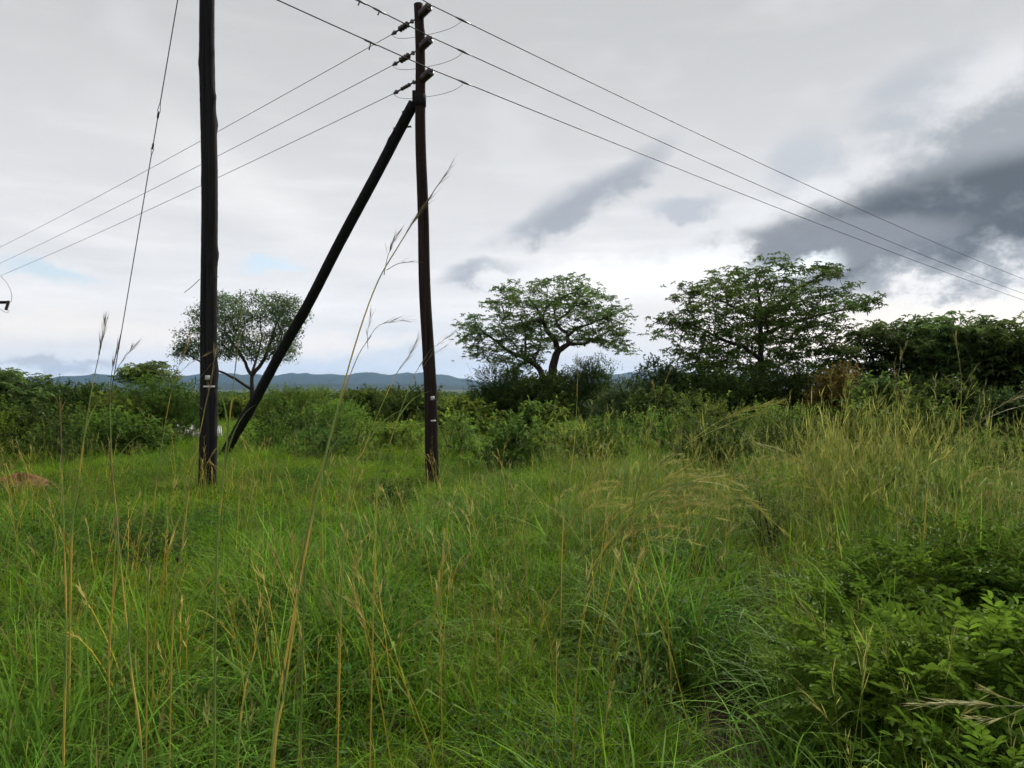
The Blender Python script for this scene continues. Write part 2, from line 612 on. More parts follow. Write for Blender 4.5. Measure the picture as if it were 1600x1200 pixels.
def shaft(base, top, r0, r1, seed, bumps=0.03, knots=10, rings=90, sides=22):
    rs = np.random.default_rng(seed)
    base, top = np.array(base, float), np.array(top, float)
    L = np.linalg.norm(top - base)
    s = np.linspace(0, 1, rings)
    P = base + (top - base) * s[:, None]
    ph = rs.uniform(0, 6.28, 4)
    side = np.array([1.0, 0, 0])
    P = P + side * (0.022 * np.sin(s * 7 + ph[0]) + 0.010 * np.sin(s * 19 + ph[1]))[:, None]
    rad = r0 + (r1 - r0) * s
    V, Fc = tube(P, rad, sides)
    n = rings * sides
    ang = np.tile(np.arange(sides) / sides * 6.283, rings)
    hh = np.repeat(s * L, sides)
    d = 0.35 * np.sin(ang * 2 + hh * 1.1 + ph[2]) + 0.3 * np.sin(ang * 3 - hh * 2.3 + ph[3]) + 0.35 * rs.normal(0, 1, n) * 0.5
    k = np.zeros(n)
    for q in range(knots):
        a0, h0 = rs.uniform(0, 6.28), rs.uniform(0.3, L - 0.3)
        da = np.angle(np.exp(1j * (ang - a0)))
        k += rs.uniform(0.6, 1.5) * np.exp(-(da / 0.5) ** 2 - ((hh - h0) / rs.uniform(0.07, 0.16)) ** 2)
    cen = np.repeat(P, sides, 0)
    off = V[:n] - cen
    V[:n] = cen + off * (1 + bumps * d + 0.16 * k)[:, None]
    return V, Fc


def on(p, h):
    return np.array([p[0], p[1], h])


gb = gz(*PR)
top_r = at(652, 6, 14.35)
base_r = np.array([PR[0], PR[1], gb - 0.4])
pole = empty('utility_pole', (PR[0], PR[1], gb), 'brown wooden power pole braced by a slanting strut, carrying three wires', 'utility pole')
inv = np.array([PR[0], PR[1], gb])


def rel(V, o=inv):
    return np.asarray(V) - o


V, Fc = shaft(base_r, top_r, 0.128, 0.088, 11, 0.02, 8)
link_mesh('pole_shaft', rel(V), Fc, MAT['pole_brown'], pole, smooth_=True)


def pole_pt(h):
    t = (h - base_r[2]) / (top_r[2] - base_r[2])
    return base_r + (top_r - base_r) * t


# brace
st_top_h = at(646, 158, 14.35)[2]
pt = pole_pt(st_top_h)
b_xy = PR + TD * 8.3
sb = np.array([b_xy[0], b_xy[1], gz(*b_xy) - 0.25])
st = pt + np.array([TD[0], TD[1], 0]) * 0.15
V, Fc = shaft(sb, st, 0.125, 0.104, 23, 0.035, 16)
brace = link_mesh('brace', rel(V), Fc, MAT['pole_black'], pole, smooth_=True)
brace['label'] = 'blackened slanting strut bolted high on the pole'
ax = unit(st - sb)
for q in (0.18, 0.55):
    c = st - ax * q
    V, Fc = tube([c - np.array([0.17, -0.03, 0]), c + np.array([0.19, -0.03, 0.02])], 0.02, 8)
    link_mesh('bolt', rel(V), Fc, MAT['steel'], brace)
V, Fc = tube([pt + [0, 0, -0.10], pt + [0, 0, 0.12]], 0.110, 20)
link_mesh('clamp_band', rel(V), Fc, MAT['pole_black'], pole, smooth_=True)
V, Fc = box(*(pt + np.array([TD[0], TD[1], 0]) * 0.13 + [0, 0, 0.05]), 0.12, 0.14, 0.34)
link_mesh('brace_bracket', rel(V), Fc, MAT['pole_black'], pole)

perp = np.array([LD[1], -LD[0]])       # horizontal, square to the main line, towards us
MAINH = [at(668, 24, 14.3)[2], at(668, 74, 14.3)[2], at(670, 124, 14.3)[2]]
TAPH = [at(648, 27, 14.35)[2], at(649, 77, 14.35)[2], at(650, 123, 14.35)[2]]


def ribbed(p0, p1, r, ribs, sides=14):
    p0, p1 = np.array(p0, float), np.array(p1, float)
    n = ribs * 4 + 1
    s = np.linspace(0, 1, n)
    rad = r * (0.62 + 0.38 * (0.5 - 0.5 * np.cos(s * ribs * 2 * np.pi)))
    rad[0] = rad[-1] = r * 0.5
    return tube(p0 + (p1 - p0) * s[:, None], rad, sides)


main_pt = []
for h in MAINH:
    c = pole_pt(h)
    a = c + np.array([*perp, 0]) * 0.06
    b = c + np.array([*perp, 0]) * 0.36 + [0, 0, 0.07]
    V, Fc = ribbed(a + (b - a) * 0.1, b, 0.085, 5)
    ins = link_mesh('post_insulator', rel(V), Fc, MAT['porcelain'], pole, smooth_=True)
    V, Fc = tube([a - (b - a) * 0.1, a + (b - a) * 0.16], 0.05, 10)
    link_mesh('mounting_base', rel(V), Fc, MAT['steel'], ins)
    d = unit(b - a)
    V, Fc = tube([b - d * 0.02, b + d * 0.055], 0.028, 10)
    link_mesh('wire_clamp', rel(V), Fc, MAT['steel'], ins)
    main_pt.append(b + d * 0.05)
tap_pt = []
for k, h in enumerate(TAPH):
    c = pole_pt(h)
    d = unit(np.array([TD[0], TD[1], -0.10]))
    a = c + d * 0.08
    V, Fc = tube([a - d * 0.05, a + d * 0.19], 0.016, 8)
    l_ = link_mesh('strain_link', rel(V), Fc, MAT['steel'], pole)
    V, Fc = tube([a + d * 0.06, a + d * 0.10], 0.04, 8)
    link_mesh('shackle', rel(V), Fc, MAT['steel'], l_)
    V, Fc = ribbed(a + d * 0.19, a + d * 0.47, 0.062 if k < 2 else 0.04, 4)
    link_mesh('strain_insulator', rel(V), Fc, MAT['porcelain'], pole, smooth_=True)
    V, Fc = tube([a + d * 0.47, a + d * 0.56, a + d * 0.60, a + d * 0.70], [0.014, 0.02, 0.045, 0.016], 8)
    link_mesh('dead_end_clamp', rel(V), Fc, MAT['steel'], pole)
    tap_pt.append(a + d * 0.69)
for (hx, hy, w, h) in ((680, 622, 0.075, 0.075), (682, 657, 0.10, 0.03)):
    p = at(hx, hy, 14.35)
    q = pole_pt(p[2])
    nrm = unit(np.array([p[0] - q[0], -0.10, 0]))
    nrm = unit(np.array([0.55, -0.83, 0]))
    sd = np.array([-nrm[1], nrm[0], 0])
    rot = np.stack([sd, nrm, np.array([0, 0, 1.0])], 1)
    V, Fc = box(*(q + nrm * 0.131), w, 0.012, h, rot)
    link_mesh('number_tag' if h > 0.05 else 'tin_strip', rel(V), Fc, MAT['plate'], pole)

# thick pole on the left
dl = 13.3
xl = at(326, 600, dl)[0]
gl = gz(xl, dl)
lp = empty('utility_pole', (xl, dl, gl), 'thick blackened wooden pole cut off by the top of the picture', 'utility pole')
o_l = np.array([xl, dl, gl])
V, Fc = shaft((xl, dl, gl - 0.4), (xl - 0.03, dl, 11.7), 0.150, 0.119, 5, 0.032, 30, 150)
link_mesh('pole_shaft', V - o_l, Fc, MAT['pole_black'], lp, smooth_=True)
for (hx, hy, w, h) in ((331.5, 590, 0.080, 0.075), (328, 604, 0.185, 0.032)):
    p = at(hx, hy, dl)
    nrm = unit(np.array([0.30 if w < 0.1 else 0.12, -0.95, 0]))
    sd = np.array([-nrm[1], nrm[0], 0])
    rot = np.stack([sd, nrm, np.array([0, 0, 1.0])], 1)
    if w < 0.1:
        V, Fc = box(*(np.array([xl - 0.005, dl, p[2]]) + nrm * 0.158), w, 0.012, h, rot)
        link_mesh('number_tag', V - o_l, Fc, MAT['plate'], lp)
    else:       # a strip bent round the front of the pole
        an = np.linspace(R(-98), R(-28), 9)
        r_ = 0.162
        ring = np.stack([xl - 0.005 + r_ * np.cos(an), dl + r_ * np.sin(an), np.full(9, p[2])], -1)
        V = np.concatenate([ring - [0, 0, h / 2], ring + [0, 0, h / 2]])
        inn = V.copy()
        inn[:, :2] = (inn[:, :2] - [xl - 0.005, dl]) * 0.94 + [xl - 0.005, dl]
        k = np.arange(8)
        Fq = np.stack([k, k + 1, k + 10, k + 9], -1)
        Fq = np.concatenate([Fq, Fq[:, ::-1] + 18, np.stack([k + 9, k + 10, k + 28, k + 27], -1), np.stack([k + 1, k, k + 18, k + 19], -1)])
        link_mesh('tin_strip', np.concatenate([V, inn]) - o_l, Fq, MAT['plate'], lp)
for (a, b) in (((312, 436), (288, 457)), ((337, 432), (341, 432))):
    V, Fc = tube([at(*a, dl - 0.1), at((a[0] + b[0]) / 2, (a[1] + b[1]) / 2 + 1, dl - 0.12), at(*b, dl - 0.12)], 0.006, 5)
    link_mesh('wire_end', V - o_l, Fc, MAT['wire_dark'], lp)


def sagged(p0, p1, sag, n=40):
    s = np.linspace(0, 1, n)[:, None]
    P = p0 + (p1 - p0) * s
    P[:, 2] -= (4 * sag * s * (1 - s))[:, 0]
    return P


# main conductors: pole to the far right; and back over our left shoulder
def line_z(px, py):
    """point of the main line plane seen at a photo pixel"""
    u = (px - 800) / F
    m = main_pt[0]
    t = (u * m[1] - m[0]) / (LD[0] - u * LD[1])
    Yd = m[1] + LD[1] * t
    return t, CAMZ + (H0 - py) / F * Yd


rows = [[(800, 68), (1000, 165), (1200, 261), (1350, 330), (1475, 384), (1600, 436)],
        [(800, 115), (1000, 207), (1200, 297), (1350, 362), (1475, 407), (1600, 461)],
        [(800, 157), (1000, 241), (1200, 322), (1350, 378), (1475, 422), (1600, 470)]]
mlab = ['topmost of the three main wires sloping down to the right of the braced pole',
        'middle of the three main wires crossing the braced pole from upper left',
        'lowest of the three main wires crossing the braced pole and the dark cloud']
left_px = [None, (558, 0), (427, 0)]
wire_pts = []
for k in range(3):
    m = main_pt[k]
    tz = np.array([line_z(*p) for p in rows[k]])
    w = 1.0 / (5 + tz[:, 0])
    A_ = np.stack([tz[:, 0], tz[:, 0] ** 2], -1)
    co = np.linalg.lstsq(A_ * w[:, None], (tz[:, 1] - m[2]) * w, rcond=None)[0]
    t = np.linspace(0, 62, 70)
    P1 = np.stack([m[0] + LD[0] * t, m[1] + LD[1] * t, m[2] + co[0] * t + co[1] * t * t], -1)
    px, py = left_px[k] if left_px[k] else (645, -10)
    tl, zl = line_z(px, py)
    sl = (zl - m[2]) / tl
    t2 = np.linspace(-26, 0, 30)[:-1]
    P0 = np.stack([m[0] + LD[0] * t2, m[1] + LD[1] * t2, m[2] + sl * t2 + 0.002 * t2 * t2], -1)
    P = np.concatenate([P0, P1])
    wire_pts.append(P1)
    e = empty('power_line', m, mlab[k], 'power line', 'main overhead wires')
    V, Fc = tube(P, 0.0095, 6)
    link_mesh('conductor', V - m, Fc, MAT['wire_dark'], e, smooth_=True)
    # armour rods over the insulator and a clamp where the jumper joins
    pc = np.array([m[0] + LD[0] * 0.75, m[1] + LD[1] * 0.75, m[2] + co[0] * 0.75])
    dd = unit(np.array([LD[0], LD[1], co[0]]))
    V, Fc = tube([pc - dd * 0.16, pc - dd * 0.05, pc + dd * 0.05, pc + dd * 0.2], [0.012, 0.022, 0.022, 0.012], 8)
    link_mesh('tap_clamp', V - m, Fc, MAT['steel'], e)
    d2 = unit(np.array([LD[0], LD[1], sl]))
    for q in ([], [1.55, 1.15], [1.35])[k]:
        c = m - d2 * q
        V, Fc = tube([c - d2 * 0.12, c + d2 * 0.12], 0.018, 8)
        cl = link_mesh('line_clamp', V - m, Fc, MAT['steel'], e)
        V, Fc = tube([c, c + np.array([-0.03, 0, -0.07 if k == 1 else -0.13])], 0.012, 6)
        link_mesh('clamp_tail', V - m, Fc, MAT['steel'], cl)
    wire_pts[k] = pc

# branch conductors to a pole beyond the left edge of the picture
tr = 21.0
qx = PR + TD * (tr * math.hypot(1.11, 1.0))
tlab = ['upper thin branch wire slanting down leftward behind the thick pole',
        'middle thin branch wire slanting down leftward behind the thick pole',
        'lowest thin branch wire slanting down leftward behind the thick pole']
ends_px = [(0, 385), (0, 410), (0, 430)]
for k in range(3):
    p0 = tap_pt[k]
    u = (ends_px[k][0] - 800) / F
    t = (u * p0[1] - p0[0]) / (TD[0] - u * TD[1])
    Yd = p0[1] + TD[1] * t
    p1 = np.array([p0[0] + TD[0] * t, Yd, CAMZ + (H0 - ends_px[k][1]) / F * Yd])
    p2 = p1 + (p1 - p0) / t * 2.0
    e = empty('power_line', p0, tlab[k], 'power line', 'branch overhead wires')
    V, Fc = tube(sagged(p0, p2, 0.10), 0.0065, 6)
    link_mesh('conductor', V - p0, Fc, MAT['wire_grey'], e, smooth_=True)
    # jumper looping past the pole to the main wire
    pc = wire_pts[k]
    mid = pole_pt(TAPH[k] - 0.36) + np.array([0.13, -0.20, 0])
    s = np.linspace(0, 1, 26)[:, None]
    c1 = p0 + np.array([0.12, -0.1, -0.26])
    c2 = pc + np.array([-0.22, -0.12, -0.34])
    Pj = (1 - s) ** 4 * p0 + 4 * s * (1 - s) ** 3 * c1 + 6 * s ** 2 * (1 - s) ** 2 * mid + 4 * s ** 3 * (1 - s) * c2 + s ** 4 * pc
    V, Fc = tube(Pj, 0.0045, 6)
    link_mesh('jumper', V - p0, Fc, MAT['wire_grey'], e, smooth_=True)

# next pole of the branch line: only the end of its cross-arm is in view
dq = 36.0
xq = at(-42, 600, dq)[0]
gq = gz(xq, dq)
qp = empty('utility_pole', (xq, dq, gq), 'distant pole whose cross-arm tip juts in at the left edge', 'utility pole')
oq = np.array([xq, dq, gq])
V, Fc = shaft((xq, dq, gq - 0.3), (xq, dq, 8.6), 0.13, 0.1, 31)
link_mesh('pole_shaft', V - oq, Fc, MAT['pole_black'], qp, smooth_=True)
za = at(0, 473, dq)[2]
V, Fc = box(xq + 0.78, dq - 0.16, za, 2.0, 0.11, 0.13)
link_mesh('cross_arm', V - oq, Fc, MAT['pole_black'], qp)
xe = at(15, 476, dq)
V, Fc = ribbed(xe + [-0.05, -0.2, -0.28], xe + [0.09, -0.2, 0.17], 0.085, 5)
link_mesh('fuse_insulator', V - oq, Fc, MAT['porcelain'], qp, smooth_=True)
V, Fc = tube([at(1, 432, dq), at(10, 441, dq), at(16, 452, dq), at(18.5, 463, dq), at(17, 472, dq)], 0.010, 6)
link_mesh('fuse_lead', V - oq, Fc, MAT['wire_grey'], qp, smooth_=True)
V, Fc = tube([at(14, 484, dq), at(12, 488, dq), at(8, 488, dq), at(2, 484, dq), at(-8, 478, dq)], 0.010, 6)
link_mesh('fuse_lead', V - oq, Fc, MAT['wire_grey'], qp, smooth_=True)

# stay wire
A0 = np.array([xl - 0.1, dl, 11.3])
gx_, gy_ = at(158, 600, 22.0)[0], 22.0
A1 = np.array([gx_, gy_, gz(gx_, gy_)])
sw = empty('stay_wire', A1, 'dark stay wire with two loop grips slanting beside the thick pole', 'stay wire')


def ray_t(py):
    lo, hi = 0.0, 1.0
    for _ in range(40):
        mid = (lo + hi) / 2
        p = A0 + (A1 - A0) * mid
        y_ = H0 - (p[2] - CAMZ) / p[1] * F
        if y_ < py:
            lo = mid
        else:
            hi = mid
    return lo


def on_stay(py):
    return A0 + (A1 - A0) * ray_t(py)


sd = unit(np.cross(A1 - A0, np.array([0, 1.0, 0])))
sp = lambda a, b, n=12: np.array([on_stay(a) + (on_stay(b) - on_stay(a)) * s for s in np.linspace(0, 1, n)])
g = Geo()
g.add(*tube(np.array([A0, on_stay(60), on_stay(160)]), 0.010, 6))
g.add(*tube(sp(182, 226), 0.010, 6))
g.add(*tube(np.array([on_stay(242), on_stay(400), A1]), 0.0105, 6))
g.build('cable', MAT['wire_dark'], sw).data.transform(__import__('mathutils').Matrix.Translation(-Vector(A1)))
for (a, b, wide_end) in ((158, 174, 1), (232, 243, 0)):
    q = sp(a, b, 9)
    s = np.linspace(0, 1, 9)
    wv = 0.034 * (s if wide_end else 1 - s)
    loop = np.concatenate([q + sd * wv[:, None], (q - sd * wv[:, None])[::-1]])
    if not wide_end:
        loop = np.concatenate([loop[9:], loop[:9]])
    V, Fc = tube(np.concatenate([loop, loop[:1]]), 0.007, 6)
    link_mesh('loop_grip', V - A1, Fc, MAT['steel'], sw)
for (a, b) in ((174, 185), (223, 233)):
    V, Fc = tube(sp(a, b, 6), [0.012, 0.022, 0.022, 0.022, 0.022, 0.014], 8)
    link_mesh('sleeve', V - A1, Fc, MAT['porcelain'], sw)
V, Fc = tube([A1 + [0, 0, -0.2], A1 + (A0 - A1) * 0.05], 0.016, 8)
link_mesh('anchor_rod', V - A1, Fc, MAT['steel'], sw)

# ------------------------------------------------------------------ trees


def in_poly(p, poly):
    x, y = p[:, 0], p[:, 1]
    ins = np.zeros(len(p), bool)
    n = len(poly)
    for i in range(n):
        x0, y0 = poly[i]
        x1, y1 = poly[(i + 1) % n]
        cond = ((y0 > y) != (y1 > y)) & (x < (x1 - x0) * (y - y0) / (y1 - y0 + 1e-9) + x0)
        ins ^= cond
    return ins


def tree(name, label, d, poly, limbs, nclump, style, col, trunk_r, seed, depth_k=0.75, leafk=1.0, group=None, void=0.0, tip_r=0.012, flat=0.13, per=13):
    """A tree grown limb by limb: traced main limbs, then twigs reaching out to leaf clumps filling the crown volume.
    limbs: polylines of (px, py, depth offset in m); the first starts at the ground."""
    rs = np.random.default_rng(seed)
    poly = np.array(poly, float)
    lo, hi = poly.min(0), poly.max(0)
    cxp, hw = (lo[0] + hi[0]) / 2, (hi[0] - lo[0]) / 2
    rad_v = 2.4
    cand = rs.uniform(lo, hi, (nclump * 16, 2))
    cand = cand[in_poly(cand, poly)]
    # leave irregular voids between leaf masses
    wx, wz = cand[:, 0] * d / F, cand[:, 1] * d / F
    vf = wavy(wx + seed * 3.1, wz * 1.2, rad_v) + 0.5 * wavy(wx - seed, wz + 7, rad_v * 0.45)
    cand = cand[vf > -0.32 + void]
    # even spacing: best-candidate thinning
    pts3 = []
    rad_m = hw * d / F
    for c in cand:
        z_ = math.sqrt(max(0.05, 1 - ((c[0] - cxp) / hw) ** 2))
        pts3.append((*c, rs.uniform(-1, 1) * z_ * rad_m * depth_k))
    pts3 = np.array(pts3)
    W = np.stack([(pts3[:, 0] - 800) / F * d, d + pts3[:, 2], CAMZ + (H0 - pts3[:, 1]) / F * d], -1)
    keep = []
    vol = rad_m * rad_m * (hi[1] - lo[1]) * d / F * 2.0
    mind = 0.62 * (vol / nclump) ** (1 / 3)
    for k in range(len(W)):
        if len(keep) >= nclump:
            break
        if not keep or np.min(np.sum((W[keep] - W[k]) ** 2, 1)) > mind * mind:
            keep.append(k)
    A_ = W[keep]
    ex = []
    for lb in limbs[1:]:
        p = lb[-2]
        e_ = np.array([(p[0] - 800) / F * d, d + p[2], CAMZ + (H0 - p[1]) / F * d])
        ex += [e_ + rs.normal(0, 0.35, 3) * [1, 1, 0.5] for _ in range(5)]
    A_ = np.concatenate([A_, np.array(ex)])
    nodes, par, minr = [], [], []
    base = at(limbs[0][0][0], 600, d)
    gzv = gz(base[0], d)
    ends = {}
    for li, lb in enumerate(limbs):
        r0, r1 = lb[-1]
        L = [np.array([(p[0] - 800) / F * d, d + p[2], CAMZ + (H0 - p[1]) / F * d]) for p in lb[:-1]]
        if li == 0:
            L[0][2] = gzv - 0.15
            prev = -1
        else:
            q = np.array(nodes)
            prev = int(np.argmin(np.sum((q - L[0]) ** 2, 1)))
            L = L[1:]
        fine = []
        p_ = L[0] if prev < 0 else nodes[prev]
        seq = L if prev < 0 else [p_] + L
        for a, b in zip(seq[:-1], seq[1:]):
            m_ = max(2, int(np.linalg.norm(b - a) / 0.3))
            for s in range(m_):
                fine.append(a + (b - a) * (s + 1) / m_ + rs.normal(0, 0.02, 3))
        if prev < 0:
            fine = [L[0]] + fine
        for q_, f_ in enumerate(fine):
            nodes.append(f_)
            par.append(prev if q_ == 0 else len(nodes) - 2)
            minr.append(trunk_r * (r0 + (r1 - r0) * q_ / max(1, len(fine) - 1)))
    nodes = [np.asarray(x) for x in nodes]
    plen = [0.0] * len(nodes)
    for k in range(len(nodes)):
        if par[k] >= 0:
            plen[k] = plen[par[k]] + np.linalg.norm(nodes[k] - nodes[par[k]])
    N = np.array(nodes)
    first_free = int(len(N) * 0.02) + max(3, int(0.4 * len([1 for _ in limbs[0]])))
    PL = np.array(plen)
    best = np.full(len(A_), 1e9)
    bi = np.zeros(len(A_), int)

    def update(idx0):
        for k in range(idx0, len(N)):
            if N[k][2] < gzv + 1.0 and k < 200:
                continue
            dd = np.linalg.norm(A_ - N[k], axis=1)
            cost = dd + 0.10 * PL[k] + 0.5 * np.clip(N[k][2] - A_[:, 2], 0, None)
            m_ = cost < best
            best[m_] = cost[m_]
            bi[m_] = k
    update(0)
    todo = np.ones(len(A_), bool)
    tips = []
    while todo.any():
        k = int(np.argmin(np.where(todo, best, 1e9)))
        todo[k] = False
        a, b = N[bi[k]], A_[k]
        L = np.linalg.norm(b - a)
        m_ = max(2, int(L / 0.28))
        s = np.linspace(0, 1, m_ + 1)[1:, None]
        path = a + (b - a) * s
        path[:, 2] += (np.sin(s * np.pi) * L * 0.10)[:, 0]
        path[:-1] += rs.normal(0, 0.045 * min(1, L), (m_, 3))[:-1]
        n0 = len(N)
        newpl = PL[bi[k]] + np.cumsum(np.full(m_, L / m_))
        N = np.concatenate([N, path])
        PL = np.concatenate([PL, newpl])
        par.extend([int(bi[k])] + list(range(n0, n0 + m_ - 1)))
        minr.extend([0] * m_)
        tips.append((n0 + m_ - 1, unit(path[-1] - (path[-2] if m_ > 1 else a))))
        update(n0)
    nN = len(N)
    r2 = np.zeros(nN)
    kids = [[] for _ in range(nN)]
    for k in range(nN):
        if par[k] >= 0:
            kids[par[k]].append(k)
    rad = np.zeros(nN)
    for k in range(nN - 1, -1, -1):
        rr_ = max(math.sqrt(r2[k]) if r2[k] > 0 else tip_r, tip_r)
        rad[k] = max(rr_ * 0.8 if minr[k] else rr_, minr[k])
        rad[k] = min(rad[k], trunk_r)
        if par[k] >= 0:
            r2[par[k]] += min(rad[k], trunk_r * 0.4) ** 2.0 * 0.92
    g = Geo()
    # chains
    used = set()
    order = [k for k in range(nN) if par[k] < 0 or kids[par[k]][0] != k]
    for k in order:
        ch = [par[k], k] if par[k] >= 0 else [k]
        while kids[ch[-1]]:
            ch.append(kids[ch[-1]][0])
        if len(ch) < 2:
            continue
        rr_ = rad[ch].copy()
        if par[k] >= 0:
            rr_[0] = rr_[1]
        if par[k] < 0:
            rr_[:3] *= [1.5, 1.2, 1.05][:len(rr_[:3])]
        sides = 9 if rr_.max() > 0.08 else (6 if rr_.max() > 0.03 else 4)
        g.add(*tube(N[ch], rr_, sides, cap=False))
    org = np.array([base[0], d, gzv])
    t = empty(name, org, label, 'tree', group)
    ob = g.build('trunk', MAT['bark'], t, smooth_=True)
    ob.data.transform(__import__('mathutils').Matrix.Translation(-Vector(org)))
    # leaves
    g = Geo()
    tp = np.array([N[k] for k, _ in tips])
    td = np.array([v for _, v in tips])
    cen = tp.mean(0)
    nt_ = len(tp)
    if style == 'rosette':
        m_ = per
        P = np.repeat(tp, m_, 0) + rs.normal(0, 1, (nt_ * m_, 3)) * [0.36 * leafk, 0.36 * leafk, flat * leafk]
        nl = 8
        PP = np.repeat(P, nl, 0)
        an = np.tile(np.arange(nl) / nl * 6.283, len(P)) + np.repeat(rs.uniform(0, 6.28, len(P)), nl)
        an += rs.normal(0, 0.25, len(an))
        elv = rs.normal(0.02, 0.36, len(an))
        D = np.stack([np.cos(an) * np.cos(elv), np.sin(an) * np.cos(elv), np.sin(elv)], -1)
        L = rs.uniform(0.10, 0.29, len(an)) * leafk
        c = np.array(col) * np.repeat(rs.uniform(0.6, 1.5, (nt_, 1)), m_ * nl, 0) * rs.uniform(0.75, 1.25, (len(P), 1)).repeat(nl, 0) * rs.uniform(0.85, 1.15, (len(an), 1))
        g.add(*kites(PP, D, L, L * 0.30, c, 0.2, 0.28))
    else:
        m_ = 62
        P = np.repeat(tp, m_, 0) + rs.normal(0, 1, (nt_ * m_, 3)) * [0.24 * leafk, 0.24 * leafk, 0.17 * leafk]
        D = rs.normal(0, 1, P.shape) + [0, 0, 0.1]
        L = rs.uniform(0.09, 0.19, len(P)) * (0.7 + 0.3 * leafk)
        c = np.array(col) * rs.uniform(0.6, 1.4, (nt_, 1)).repeat(m_, 0) * rs.uniform(0.8, 1.2, (len(P), 1))
        g.add(*kites(P, D, L, L * 0.55, c, 0.2, 0.1))
    ob = g.build('crown', MAT['tree_leaf'], t, color=True)
    ob.data.transform(__import__('mathutils').Matrix.Translation(-Vector(org)))
    return t


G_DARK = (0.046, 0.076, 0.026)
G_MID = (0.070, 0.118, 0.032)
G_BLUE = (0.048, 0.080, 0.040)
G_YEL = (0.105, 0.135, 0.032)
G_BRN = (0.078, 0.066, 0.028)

tree('spreading_tree', 'wide spreading tree with bare twisting limbs and round open crown, centre of the skyline', 47,
     [(715, 512), (735, 500), (765, 475), (790, 450), (830, 434), (880, 436), (920, 445), (945, 465), (975, 485), (986, 520), (986, 548),
      (970, 560), (955, 540), (930, 545), (900, 530), (870, 532), (850, 543), (835, 570), (805, 582), (790, 562), (760, 562), (735, 562), (722, 540)],
     [[(856, 650, 0), (858, 620, 0), (862, 590, 0), (867, 560, 0), (872, 548, 0), (1.0, 0.62)],
      [(858, 615, 0), (852, 600, .2), (844, 576, .6), (828, 562, 1.0), (812, 556, .8), (794, 548, .3), (776, 534, 0), (754, 518, -.6), (0.62, 0.14)],
      [(824, 561, 1), (808, 572, 1.6), (794, 584, 2.0), (0.3, 0.12)],
      [(816, 556, .9), (822, 532, 0.2), (819, 514, -.6), (0.26, 0.1)],
      [(872, 548, 0), (866, 530, -.5), (852, 518, -1), (846, 502, -1.4), (830, 506, -1.8), (815, 510, -2.2), (0.52, 0.14)],
      [(846, 502, -1.4), (838, 482, -1), (828, 473, -.6), (0.28, 0.1)],
      [(872, 548, 0), (890, 537, .6), (888, 518, 1.2), (873, 507, 1.6), (870, 490, 1.8), (866, 466, 1.5), (0.5, 0.1)],
      [(889, 528, 1), (900, 512, .4), (922, 506, -.3), (945, 498, -.8), (0.28, 0.1)],
      [(871, 495, 1.8), (890, 486, 1), (896, 478, .5), (912, 474, 0), (0.24, 0.1)],
      [(890, 537, .6), (916, 535, 1.3), (940, 524, 2), (962, 512, 2.4), (0.34, 0.1)],
      [(836, 568, .8), (844, 545, 2.2), (850, 520, 3.4), (845, 490, 4.0), (0.3, 0.1)]],
     290, 'rosette', (0.056, 0.090, 0.032), 0.36, 41, 0.7, 0.92, void=-0.06, per=11, tip_r=0.018)

tree('broad_tree', 'largest feathery tree with layered branches reaching out over the dark thicket', 40,
     [(1085, 448), (1123, 426), (1155, 422), (1169, 414), (1182, 420), (1215, 427), (1248, 440), (1272, 428), (1280, 440), (1296, 450), (1312, 466), (1362, 470),
      (1358, 490), (1330, 486), (1318, 508), (1320, 560), (1305, 625), (1060, 625), (1040, 580), (1060, 548), (1040, 533), (1014, 500), (1046, 500), (1077, 482), (1060, 460)],
     [[(1190, 655, 0), (1190, 600, 0), (1189, 555, 0), (1188, 510, 0), (1187, 470, 0), (1180, 436, 0), (1.0, 0.2)],
      [(1189, 560, 0), (1160, 545, -.6), (1115, 530, -1.2), (1060, 506, -1.5), (0.45, 0.12)],
      [(1188, 530, 0), (1230, 505, .5), (1280, 492, .8), (1320, 484, .6), (1358, 476, 0), (0.48, 0.1)],
      [(1188, 505, 0), (1160, 480, 1), (1120, 455, 1.6), (1090, 445, 1.8), (0.4, 0.1)],
      [(1188, 500, 0), (1215, 470, -1), (1240, 450, -1.8), (1272, 432, -2), (0.4, 0.1)],
      [(1189, 545, 0), (1200, 520, 2), (1215, 495, 3.5), (0.35, 0.1)],
      [(1189, 545, 0), (1180, 520, -2), (1160, 495, -3.5), (0.35, 0.1)]],
     400, 'rosette', (0.066, 0.106, 0.030), 0.27, 42, 0.75, 1.05, void=0.03, flat=0.12, per=12)

tree('small_leaved_tree', 'flat-topped small-leaved tree half hidden behind the thick black pole', 45,
     [(273, 553), (273, 537), (290, 520), (310, 516), (315, 490), (340, 465), (363, 458), (380, 472), (393, 463), (427, 462), (460, 466), (478, 493),
      (467, 513), (457, 527), (463, 550), (443, 563), (427, 555), (402, 560), (377, 560), (360, 552), (340, 558), (310, 560), (293, 556)],
     [[(394, 640, 0), (394, 610, 0), (393, 588, 0), (384, 566, 0), (372, 545, -.3), (356, 520, -.5), (1.0, 0.3)],
      [(393, 588, 0), (408, 566, .3), (418, 535, .6), (428, 505, .5), (440, 485, .3), (0.7, 0.2)],
      [(394, 612, 0), (372, 592, -.4), (350, 580, -.8), (325, 566, -1), (295, 550, -1), (0.5, 0.15)],
      [(393, 588, 0), (392, 560, 1), (395, 525, 1.6), (392, 490, 1.6), (0.5, 0.15)],
      [(413, 555, .4), (432, 552, -.6), (452, 545, -1), (0.3, 0.12)]],
     330, 'small', (0.062, 0.098, 0.048), 0.17, 43, 0.62, 0.85)

